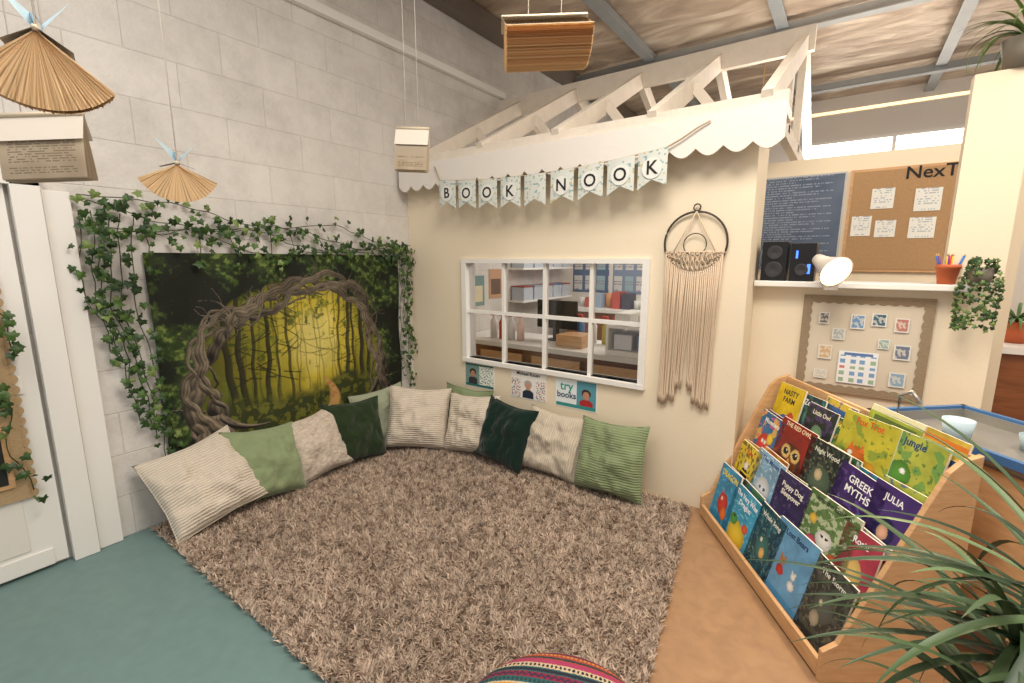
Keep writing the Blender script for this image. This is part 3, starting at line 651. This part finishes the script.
book(.87,1,.17,.26,bookc((190,70,90),[('c',.5,.45,.25,(240,200,120))]),'Rosie',(250,250,250),.035)
book(.02,0,.20,.27,bookc((44,150,200),[('c',.5,.35,.24,(214,60,50)),('c',.65,.2,.14,(240,120,50)),('c',.42,.42,.05,(250,230,210)),('t',.4,.5,.1,.5,(214,60,50))],(6,12,.35,(90,190,220))),'DRAGON',(250,220,60),.045,.85)
book(.19,0,.24,.25,bookc((70,170,210),[('c',.5,.15,.32,(240,210,70)),('c',.28,.38,.13,(80,160,70)),('c',.72,.4,.1,(226,100,70)),('c',.28,.44,.03,(20,20,20))],(7,13,.35,(140,210,230))),'The Very Wise|Dragon',(255,255,255),.038,.86)
book(.43,0,.19,.27,bookc((34,76,92),[('c',.5,.4,.24,(64,120,116)),('c',.55,.33,.1,(230,190,120)),('c',.4,.5,.05,(230,230,220))],(2,8,.2,(50,112,124)),(9,17,.35,(120,160,150))),'Whale Song',(240,240,230),.03)
book(.60,0,.25,.28,bookc((112,170,212),[('c',.34,.36,.09,(200,60,50)),('c',.34,.50,.07,(190,135,85)),('c',.29,.56,.025,(190,135,85)),('c',.39,.56,.025,(190,135,85)),('c',.66,.30,.08,(240,240,236)),('c',.66,.43,.06,(240,240,236)),('c',.62,.48,.02,(240,240,236)),('c',.70,.48,.02,(240,240,236)),('c',.32,.51,.01,(20,20,20)),('c',.37,.51,.01,(20,20,20)),('r',0,0,1,.08,(80,150,200))]),'Lost Bears',(30,50,90),.035,.88)
book(.85,0,.19,.28,bookc((56,60,60),[('c',.5,.5,.25,(90,96,90)),('c',.4,.3,.12,(170,160,140)),('c',.42,.52,.05,(210,200,170))],(7,8,.1,(80,84,74)),(3,16,.3,(110,106,90))),'The Storm',(230,230,220),.03)
B.done()
# ---------------------------------------------------------------- water tray
B=MB('water_play_tray'); M_blue=mat('blue_rim',(64,108,160),.35); M_ss=mat('stainless',(160,158,154),.3,metal=.5,var=.2,vscale=6)
Mt=MB_@Matrix.Translation((.53,.47,0))@Matrix.Rotation(R(8),4,'Z')
lx,ly=.80,.48; zt=.815
for lo,hi in (((0,0,zt-.03),(lx,.02,zt)),((0,ly-.02,zt-.03),(lx,ly,zt)),((0,0,zt-.03),(.02,ly,zt)),((lx-.02,0,zt-.03),(lx,ly,zt))): B.box(lo,hi,M_blue,M=Mt)
B.box((.02,.02,zt-.06),(lx-.02,ly-.02,zt-.05),M_ss,M=Mt)
for lo,hi in (((.02,.02,zt-.06),(.028,ly-.02,zt-.012)),((lx-.028,.02,zt-.06),(lx-.02,ly-.02,zt-.012)),((.02,.02,zt-.06),(lx-.02,.028,zt-.012)),((.02,ly-.028,zt-.06),(lx-.02,ly-.02,zt-.012))): B.box(lo,hi,M_ss,M=Mt)
for x in (.03,lx-.07):
    for y in (.03,ly-.07): B.box((x,y,0),(x+.04,y+.04,zt-.06),M_ply,M=Mt)
B.box((.03,.03,.2),(lx-.03,ly-.03,.22),M_ply,M=Mt); B.box((.03,.03,.25),(.05,ly-.03,zt-.06),M_ply,M=Mt); B.box((.03,.03,.22),(lx-.03,.05,zt-.06),M_ply,M=Mt)
B.tube([Mt@Vector((.05,.10,zt-.05)),Mt@Vector((.05,.10,zt+.07)),Mt@Vector((.10,.10,zt+.10)),Mt@Vector((.14,.10,zt+.06))],.008,M_ss)
for (x,y,h_,c) in ((.25,.15,.08,(180,200,210)),(.40,.30,.06,(150,170,180)),(.55,.2,.07,(190,190,180))): B.lathe([(0,0),(.04,0),(.05,h_),(.046,h_),(.036,.006),(0,.006)],M_col,lin(c),M=Mt@T((x,y,zt-.05)),n=24)
B.done()
# ---------------------------------------------------------------- notice board
def wavyframe(B,x0,x1,z0,z1,y,wd,mt,amp=.008,step=.045):
    def strip(p,q,inn):
        L=(Vector(q)-Vector(p)).length; n=int(L/step)*6; vs=[];fs=[]
        for i in range(n+1):
            t=i/n; c=Vector(p).lerp(Vector(q),t); o=Vector(inn)*(wd+amp*abs(math.sin(t*L/step*math.pi)))
            vs+=[c,c+o]
        for i in range(n): fs.append((2*i,2*i+1,2*i+3,2*i+2))
        B.add(vs,fs,mt)
    strip((x0,y,z0),(x1,y,z0),(0,0,1)); strip((x0,y-.0008,z1),(x1,y-.0008,z1),(0,0,-1)); strip((x0,y-.0016,z0),(x0,y-.0016,z1),(1,0,0)); strip((x1,y-.0024,z0),(x1,y-.0024,z1),(-1,0,0))
B=MB('notice_board'); M_nb=mat('pinboard_felt',(210,199,180),.9); y=.25; M_hess2=mat('hessian_border',(150,132,108),.9,bump=.4,bscale=150)
B.box((2.82,y-.012,.76),(3.345,y,1.265),M_nb); wavyframe(B,2.815,3.35,.755,1.27,y-.0135,.035,M_hess2)
def pap(x,z,w,h,cf): B.grid(lambda u,v:(x+w*(u-.5),y-.019,z+h*(v-.5)),22,24,M_col,cf,smooth=False)
def chart(u,v):
    if v>.86: return lin((90,120,170)) if .15<u<.85 and .89<v<.96 else lin((232,234,236))
    a=(u*4)%1; b_=(v*5)%1
    if .2<a<.8 and .2<b_<.8: 
        k=n3(int(u*4)*3.7+9,int(v*5)*2.9); return lin((120,160,200)) if k>.1 else lin((200,120,110)) if k<-.15 else lin((150,180,150))
    return lin((232,234,236))
pap(3.08,.90,.165,.17,chart)
for (x,z,w,h,c) in ((3.06,1.14,.06,.075,(110,150,190)),(2.985,1.07,.055,.06,(170,180,180)),(3.145,1.155,.06,.065,(60,100,120)),(3.235,1.135,.055,.07,(180,120,110)),(3.25,1.0,.065,.075,(110,120,140)),(2.935,.97,.06,.075,(200,170,130)),(2.915,1.15,.045,.06,(110,110,110)),(3.175,1.035,.045,.05,(140,170,165)),(3.245,.86,.065,.075,(140,170,190)),(2.925,.85,.06,.05,(200,200,190))):
    pap(x,z,w,h,lambda u,v,c=c,x=x: lin((222,220,214)) if (u<.1 or u>.9 or v<.1 or v>.9) else (lin(c) if n3(u*4+x*9,v*4)<.1 else mixc(lin(c),lin((225,218,202)),.6)))
B.done()
# ---------------------------------------------------------------- boards in office
B=MB('whiteboard'); M_wb=mat('whiteboard_frame',(190,190,190),.4)
def wbf(u,v):
    c=mixc(lin((80,94,116)),lin((100,112,132)),max(0,min(1,.5+n3(u*4,v*5))))
    rowi=int(v*38)
    if .03<u<.95 and (v*38)%1>.45 and n3(u*75,rowi*3.3)>-.15 and u<.5+.45*(.5+.5*math.sin(rowi*2.1)): c=lin((138,150,168))
    return c
B.box((2.36,.985,1.38),(2.93,1.0,2.0),M_wb); B.grid(lambda u,v:(2.37+.55*u,.983,1.39+.60*v),150,152,M_colg,wbf,smooth=False); B.done()
B=MB('cork_board'); M_cork=mat('cork',(172,138,100),.9,var=.2,vscale=90)
B.box((2.95,.98,1.38),(3.52,1.0,2.0),M_ply); B.box((2.965,.976,1.395),(3.505,.982,1.985),M_cork)
B.text('NexT',.10,M_ink,T((3.33,.974,1.955),0,R(90)),width=.26)
for (x,z,w,h) in ((3.12,1.82,.11,.12),(3.33,1.80,.12,.13),(3.03,1.66,.10,.12),(3.15,1.64,.10,.10),(3.32,1.64,.12,.12)):
    B.grid(lambda u,v:(x+w*(u-.5),.972,z+h*(v-.5)),20,20,M_paper,lambda u,v:lin((228,228,222)) if (u<.12 or u>.88 or (v*9)%1<.6 or n3(u*14,v*20+x)<0) else lin((170,180,190)),smooth=False)
for i,c in enumerate(((200,60,60),(60,90,180),(220,180,60),(60,150,90))): B.box((3.44+i*.012,.97,1.5),(3.45+i*.012,.976,1.62),M_col,lin(c))
B.done()
# ---------------------------------------------------------------- ledge items
B=MB('computer_speaker')
B.box((2.60,.19,1.341),(2.72,.36,1.55),M_black); B.box((2.735,.19,1.341),(2.85,.36,1.54),M_black)
M_led=mat('blue_led',(60,110,255),.4,emit=2.5); M_grill=mat('grille',(48,48,52),.6)
for (x,z,r_) in ((2.66,1.40,.04),(2.66,1.49,.035),(2.79,1.40,.03)): B.lathe([(0,.0),(r_*.4,.002),(r_,.006),(r_*1.1,0)],M_grill,M=T((x,.19,z),0,R(90)))
B.box((2.76,.187,1.46),(2.77,.19,1.50),M_led); B.box((2.815,.187,1.38),(2.83,.19,1.43),M_led)
B.done(bevel=.004)
B=MB('clip_lamp'); M_lw=mat('lamp_white',(216,208,198),.4); M_bulb=mat('lamp_bulb',(255,212,150),.4,emit=16)
d=Vector((.56,-.66,-.40)).normalized(); LP=Vector((2.87,.10,1.45)); Q=d.to_track_quat('Z','Y').to_matrix().to_4x4(); Q.translation=LP
B.lathe([(.0,-.02),(.028,-.015),(.034,.02),(.042,.05),(.075,.13),(.078,.132),(.073,.13),(.038,.055),(.0,.05)],M_lw,M=Q,n=36)
B.lathe([(0,.05),(.02,.055),(.045,.09),(.062,.118),(.056,.138),(.036,.149),(0,.153)],M_bulb,M=Q,n=24)
B.tube([(2.885,.10,1.44),(2.92,.13,1.40),(2.93,.16,1.36)],.008,M_lw); B.box((2.90,.15,1.30),(2.96,.19,1.365),M_lw)
B.done()
B=MB('pencil_pot'); M_terra=mat('terracotta',(190,98,60),.7)
B.lathe([(0,0),(.032,0),(.042,.07),(.046,.07),(.046,.09),(.038,.09),(.034,.02),(0,.02)],M_terra,M=T((3.37,.24,1.341)))
for i in range(14):
    a=random.random()*6.28; rr=.02; c=random.choice([(220,60,50),(240,190,50),(50,110,190),(60,150,80),(240,130,40),(120,60,140)])
    p=Vector((3.37+rr*math.cos(a),.24+rr*math.sin(a),1.37)); q=p+Vector((.03*math.cos(a),.03*math.sin(a),.10)); B.tube([p,q],.0045,M_col,lin(c)); B.tube([q,q+(q-p)*.12],[.0045,.0005],M_col,lin((220,180,130)))
B.done()
B=MB('hanging_plant_pot'); M_pot=mat('grey_pot',(120,112,100),.6)
B.lathe([(0,0),(.035,0),(.05,.08),(.046,.08),(.033,.01),(0,.01)],M_pot,M=T((3.47,.18,1.34)))
for i in range(280):
    a=random.random()*6.28; t=random.random(); rr=.03+.04*math.sin(min(1,t*1.4)*2.2)
    ivyleaf(B,(3.47+rr*math.cos(a),.175+rr*math.sin(a)*.7-.02,1.46-.31*t),(math.cos(a)*.5,-1,.1),random.uniform(.013,.022),random.gauss(0,1))
B.done()
# ---------------------------------------------------------------- strap-leaf plants
def strap(B,base,az,L,w,rise,droop,c0,c1,segs=12):
    vs=[];fs=[];cs=[]
    d=Vector((math.cos(az),math.sin(az),0)); sd=Vector((-d.y,d.x,0)); p=Vector(base); ang=rise
    for i in range(segs+1):
        t=i/segs; ww=w*(.55+1.2*t if t<.3 else .91)*(1 if t<.5 else max(.02,1-((t-.5)/.5)**1.6))
        up=Vector((0,0,1)); nrm=(up*math.cos(ang)-d*math.sin(ang))
        vs+= [p-sd*ww+nrm*ww*.35,p,p+sd*ww+nrm*ww*.35]
        p=p+(d*math.cos(ang)+up*math.sin(ang))*(L/segs); ang-=droop/segs
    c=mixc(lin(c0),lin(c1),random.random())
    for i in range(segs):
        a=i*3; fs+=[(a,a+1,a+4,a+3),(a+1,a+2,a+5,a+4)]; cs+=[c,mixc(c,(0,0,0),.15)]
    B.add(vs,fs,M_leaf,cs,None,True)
B=MB('potted_palm'); C=Vector((3.41,-1.53,.0))
M_dpot=mat('dark_planter',(70,66,62),.6); M_soil=mat('soil',(50,38,28),.95); M_trunk=mat('palm_trunk',(120,98,72),.9,bump=.8,bscale=40)
B.lathe([(0,0),(.12,0),(.15,.26),(.155,.28),(.14,.28),(.135,.24)],M_dpot,M=T(C)); B.lathe([(0,.24),(.137,.24)],M_soil,M=T(C))
heads=[((-.02,0),.82),((.05,.05),.64),((-.07,.05),.68),((-.05,-.06),.52)]
for (o_,h) in heads:
    top=C+Vector((o_[0],o_[1],h)); B.tube([C+Vector((o_[0]*.5,o_[1]*.5,.22)),C+Vector((o_[0],o_[1],h*.6)),top],.016,M_trunk,n=8)
    for i in range(40):
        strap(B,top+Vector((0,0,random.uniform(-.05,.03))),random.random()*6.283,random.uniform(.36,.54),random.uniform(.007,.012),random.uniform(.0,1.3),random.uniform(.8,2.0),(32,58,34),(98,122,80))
B.done()
B=MB('spider_plant'); B.lathe([(0,0),(.06,0),(.08,.12),(.07,.12),(.06,.02),(0,.02)],M_pot,M=T((3.51,.29,2.251)))
for i in range(55): strap(B,(3.51,.28,2.36),random.random()*6.283,random.uniform(.22,.36),random.uniform(.006,.009),random.uniform(.5,1.4),random.uniform(1.5,2.8),(50,84,36),(130,158,86))
B.done()
# ---------------------------------------------------------------- pouf
def pouf():
    B=MB('patterned_pouf'); c=(2.55,-1.92); Rr=.28; H_=.365
    cols=[lin(x) for x in ((120,30,50),(30,80,84),(180,130,50),(50,32,64),(150,60,50),(34,52,50),(150,50,84),(180,160,130),(28,32,44))]
    def P(u,v):
        t=u*2*math.pi; ph=v*math.pi; 
        r=Rr*(max(0,math.sin(ph))**.6); z=.045+H_/2-(H_/2)*math.copysign(abs(math.cos(ph))**.8,math.cos(ph))
        return (c[0]+r*math.cos(t),c[1]+r*math.sin(t),z)
    def cf(u,v):
        p=P(u,v); s_=(p[0]*.35+p[1]*-.93)/.019; k=int(math.floor(s_)); f=s_-k; q=(p[0]*.93+p[1]*.35)/.017
        base=cols[k%9]; al=cols[(k*2+3)%9]
        zig=abs((q%1)-.5)*2
        if k%3==0 and abs(f-(.25+.5*zig))<.2: return al
        if k%3==1 and ((q*1.5)%1-.5)**2+(f-.5)**2<.09: return al
        if k%3==2 and (f<.25 or f>.8): return al
        return base
    B.grid(P,360,260,colmat('woven_fabric',.9,bump=.3,bscale=200),cf); B.done()
pouf()
# ---------------------------------------------------------------- hanging books
def texty(u,v,s=0):
    c=mixc(lin((222,208,184)),lin((204,188,164)),max(0,min(1,.5+n3(u*3+s,v*3))))
    if .1<u<.9 and .07<v<.93:
        row=int(v*26)
        if (v*26)%1>.55 and n3(u*30+s,row*5.1+s)>-.15 : c=lin((168,152,130))
    return c
def hangbook(pos,yaw,w,h,spread,npg,blue=False,tip=0,seed=0,strs=2,pitch=0,warm=(206,172,128)):
    B=MB('hanging_book'); M=T(pos,yaw,pitch,tip)
    for i in range(npg):
        a=-spread+2*spread*i/(npg-1)+random.gauss(0,.008); ww=w*random.uniform(.96,1.0)
        def P(u,v,a=a):
            rr=ww*v; aa=a*(1-.3*(1-v)**2)
            return (h*(u-.5),rr*math.sin(aa)+.012*math.sin(v*3.1)*math.sin(a*3),-rr*math.cos(aa))
        cc=mixc(lin(warm),lin(tuple(x*.86 for x in warm)),random.random()*.9)
        edge=i in (0,npg-1)
        if edge: B.grid(P,50,50,M_page,lambda u,v:texty(v,u,seed) if spread>.3 else texty(u,v,seed),M=M)
        else: B.grid(P,2,8,M_page,cc,M=M)
    for s_ in (-1,1):
        B.grid(lambda u,v,s_=s_:(h*1.05*(u-.5),s_*(w*.42*v)*math.sin(min(spread+.12,1.5)),.006-w*.42*v*math.cos(min(spread+.12,1.5))),4,3,M_paper,lin((220,212,200)),M=M)
    B.tube([M@Vector((-h*.52,0,.004)),M@Vector((h*.52,0,.004))],.008,M_paper,lin((206,192,168)))
    # gathered page edges: a slim corrugated block of paper seen end-on at both ends of the fan
    if spread>.3:
        nf=70
        for e_ in (-1,1):
            vs=[(e_*h*.498,0,0)]; fs=[]; cs=[]
            for k in range(nf+1):
                a=-spread+2*spread*k/nf; rr=w*.97; vs.append((e_*h*(.498 if k%2 else .488),rr*math.sin(a),-rr*math.cos(a)))
            for k in range(nf): fs.append((0,1+k,2+k)); cs.append(mixc(lin(warm),lin(tuple(x*(.62 if k%3==0 else .9) for x in warm)),random.random()*.6+.3))
            B.add(vs,fs,M_paper,cs,M)
    for k in range(strs):
        x=h*(-.2+.4*k/(max(1,strs-1))); p=M@Vector((x,0,0)); B.tube([p,(p.x*.9+pos[0]*.1,p.y*.9+pos[1]*.1,3.65)],.0016,M_string,n=4)
    if blue:
        c=lin((176,200,212))
        B.add([M@Vector(q) for q in ((0,0,.0),(0.02,-.07,.10),(-.02,-.01,.05),(.02,.07,.085),(-.03,.01,.03),(.02,0,.045))],[(0,1,2),(0,4,3),(0,2,5),(2,5,4)],M_paper,c)
    B.done()
hangbook((1.24,-2.36,2.02),R(-14),.185,.16,.88,90,True,R(10),1,warm=(232,200,156))
hangbook((.86,-2.31,1.90),R(36),.20,.27,.10,14,False,R(-2),2,warm=(214,200,178))
hangbook((.64,-1.86,1.85),R(-22),.155,.15,1.12,80,True,R(8),3,warm=(232,200,156))
hangbook((.94,-.80,2.17),R(30),.23,.18,.16,18,False,R(3),4,warm=(224,210,188))
hangbook((2.17,-1.40,2.17),R(38),.14,.25,1.05,60,False,R(-3),5,warm=(246,210,160))
# ---------------------------------------------------------------- room behind the window
B=MB('office_desk'); B.box((.05,.55,.0),(2.2,1.05,.70),M_brown); B.box((.02,.5,.70),(2.25,1.1,.74),M_trim)
for x in (.35,.9,1.45): B.box((x,.49,.35),(x+.45,.5,.66),M_ply)
B.box((1.55,.52,.741),(2.1,.9,.78),M_trim); B.box((1.55,.52,.95),(2.1,.9,.97),M_trim)
for x in (1.55,2.08): B.box((x,.52,.78),(x+.02,.9,.95),M_trim)
B.box((1.06,.62,.741),(1.3,.85,.84),M_ply)
B.done()
B=MB('desk_monitor'); B.box((.72,.86,.85),(1.12,.89,1.10),M_black); B.box((.88,.87,.742),(.94,.89,.86),M_black); B.box((.82,.82,.741),(1.0,.94,.75),M_black); B.done(bevel=.004)
B=MB('spray_bottles')
for x,c in ((.36,(225,225,225)),(.46,(200,60,50)),(.56,(230,230,230)),(1.12,(60,120,180)),(1.24,(230,230,230)),(1.36,(200,190,80)),(1.46,(180,60,60)),(.66,(230,200,190))):
    yy=.68 if x<.7 else .95
    B.lathe([(0,0),(.034,0),(.034,.15),(.014,.19),(.014,.21),(0,.21)],M_col,lin(c),M=T((x,yy,.741)),n=16); B.box((x-.035,yy-.015,.95),(x+.014,yy+.015,.98),M_col,lin((200,60,50)))
B.done()
B=MB('storage_trays')
for k,(x,c) in enumerate(((1.6,(210,210,214)),(1.78,(90,120,160)),(1.95,(206,90,70)))):
    B.box((x,.56,.785),(x+.14,.85,.90),M_col,lin(c)); B.box((x,.56,.975),(x+.12,.85,1.06),M_col,lin((230,228,220)))
B.done(bevel=.004)
# a back worktop with tubs, pots and paper against the inner wall
B=MB('craft_worktop'); B.box((.3,2.2,0),(2.25,2.68,.86),M_brown); B.box((.28,2.17,.86),(2.28,2.69,.90),M_trim)
for k in range(16):
    x=.36+k*.115; c=random.choice([(180,80,70),(80,120,160),(210,180,90),(110,150,110),(210,210,205),(70,70,84),(200,140,100),(150,170,190)]); hh=random.uniform(.08,.24)
    if k%3==0: B.lathe([(0,0),(.04,0),(.045,hh),(.038,hh),(.035,.01),(0,.01)],M_col,lin(c),M=T((x+.04,2.4,.901)),n=16)
    else: B.box((x,2.3,.901),(x+.095,2.5,.90+hh),M_col,lin(c))
B.done()
B=MB('display_boards')
for i,(x,w,c) in enumerate(((.1,.5,(80,104,140)),(.65,.45,(126,142,168)),(1.15,.5,(80,116,150)),(1.7,.5,(150,150,160)))):
    def dc(u,v,i=i,c=c):
        a=(u*3.2)%1; b_=(v*3.1)%1
        if .12<a<.85 and .15<b_<.85: 
            k=n3(int(u*3.2)*3.3+i*7,int(v*3.1)*5.1); base=lin((206,206,204)) if k>-.1 else lin((200,190,150)) if k<-.3 else lin((150,180,190))
            return base if (b_*7)%1>.35 or n3(a*9,b_*3)>.1 else lin((150,150,156))
        return lin(c)
    B.grid(lambda u,v:(x+w*u,2.695,1.05+.75*v),48,50,M_col,dc,smooth=False)
B.done()
B=MB('wall_shelf'); M_bin=mat('clear_tub',(180,188,198),.2)
for z in (1.0,1.35,1.7): B.box((.0,1.4,z),(.2,2.5,z+.02),M_trim)
for k in range(5):
    y=1.44+k*.21
    for z in (1.021,1.371):
        B.box((.02,y,z),(.18,y+.18,z+.14),M_bin); B.box((.015,y-.005,z+.14),(.185,y+.185,z+.155),M_col,lin(random.choice([(90,120,160),(150,160,170),(200,200,200),(150,80,70)])))
B.done()
B=MB('wall_pictures')
for k in range(4):
    y=.16+k*.3; B.box((.001,y,1.0+.06*(k%2)),(.006,y+.22,1.3+.06*(k%2)),M_col,lin([(90,110,140),(210,205,195),(120,150,150),(190,150,120)][k]))
    B.box((.006,y+.03,1.04+.06*(k%2)),(.008,y+.19,1.2+.06*(k%2)),M_col,lin([(200,200,200),(90,120,110),(220,210,180),(110,90,80)][k]))
B.done()
B=MB('kitchen_cabinet'); B.box((3.68,1.1,0),(5.2,1.7,.92),M_brown); B.box((3.66,1.07,.92),(5.2,1.72,.96),M_trim); 
for x in (4.0,4.5): B.box((x,1.085,.1),(x+.45,1.1,.85),M_brown)
B.done()
B=MB('potted_fern'); B.lathe([(0,0),(.05,0),(.07,.12),(.06,.12),(0,.02)],M_terra,M=T((3.85,1.3,.961)))
for i in range(40): strap(B,(3.85,1.3,1.08),random.random()*6.283,random.uniform(.15,.3),.01,random.uniform(.4,1.4),random.uniform(1,2),(40,80,30),(90,130,60),8)
B.done()
# ---------------------------------------------------------------- lights
def area(n,loc,rot,sx,sy,p,c):
    l=bpy.data.lights.new(n,'AREA'); l.shape='RECTANGLE'; l.size=sx; l.size_y=sy; l.energy=p; l.color=c
    o=bpy.data.objects.new(n,l); bpy.context.collection.objects.link(o); o.location=loc; o.rotation_euler=rot
area('ceiling_light_nook',(2.7,-1.7,3.45),(0,0,0),1.2,1.2,86,(1,.92,.81))
area('ceiling_light_left',(1.3,-3.2,3.45),(0,0,0),1.4,.6,32,(1,.95,.9))
area('ceiling_light_right',(4.3,-.8,3.45),(0,0,0),1.4,1.4,68,(1,.88,.72))
area('ceiling_light_office',(1.4,1.6,2.1),(0,0,0),1.6,.5,16,(1,.96,.9))
area('ceiling_light_far',(3.2,3.2,3.2),(0,0,0),2,1.2,80,(1,.93,.85))
area('ceiling_fill',(3.1,2.0,2.3),(R(180),0,0),1.6,.8,50,(1,.92,.82))  # added fill aimed upward to brighten the ceiling, no fitting stands here
l=bpy.data.lights.new('lamp_spot','SPOT'); l.energy=16; l.color=(1,.78,.5); l.spot_size=R(150); l.spot_blend=.7; l.shadow_soft_size=.03
o=bpy.data.objects.new('lamp_spot',l); bpy.context.collection.objects.link(o); o.location=LP+d*.17; o.rotation_euler=d.to_track_quat('-Z','Y').to_euler()
w=bpy.data.worlds.new('World'); bpy.context.scene.world=w; w.use_nodes=True; w.node_tree.nodes['Background'].inputs[0].default_value=(1,.95,.9,1); w.node_tree.nodes['Background'].inputs[1].default_value=.6
# ---------------------------------------------------------------- camera
cd=bpy.data.cameras.new('camera'); cam=bpy.data.objects.new('camera',cd); bpy.context.collection.objects.link(cam)
cam.location=(2.99,-2.72,1.45); cd.lens=16.35; cd.sensor_width=36; cd.clip_start=.02
cam.rotation_euler=(R(90-9.9),0,R(35.5)); bpy.context.scene.camera=cam
bpy.context.scene.view_settings.view_transform='Standard'
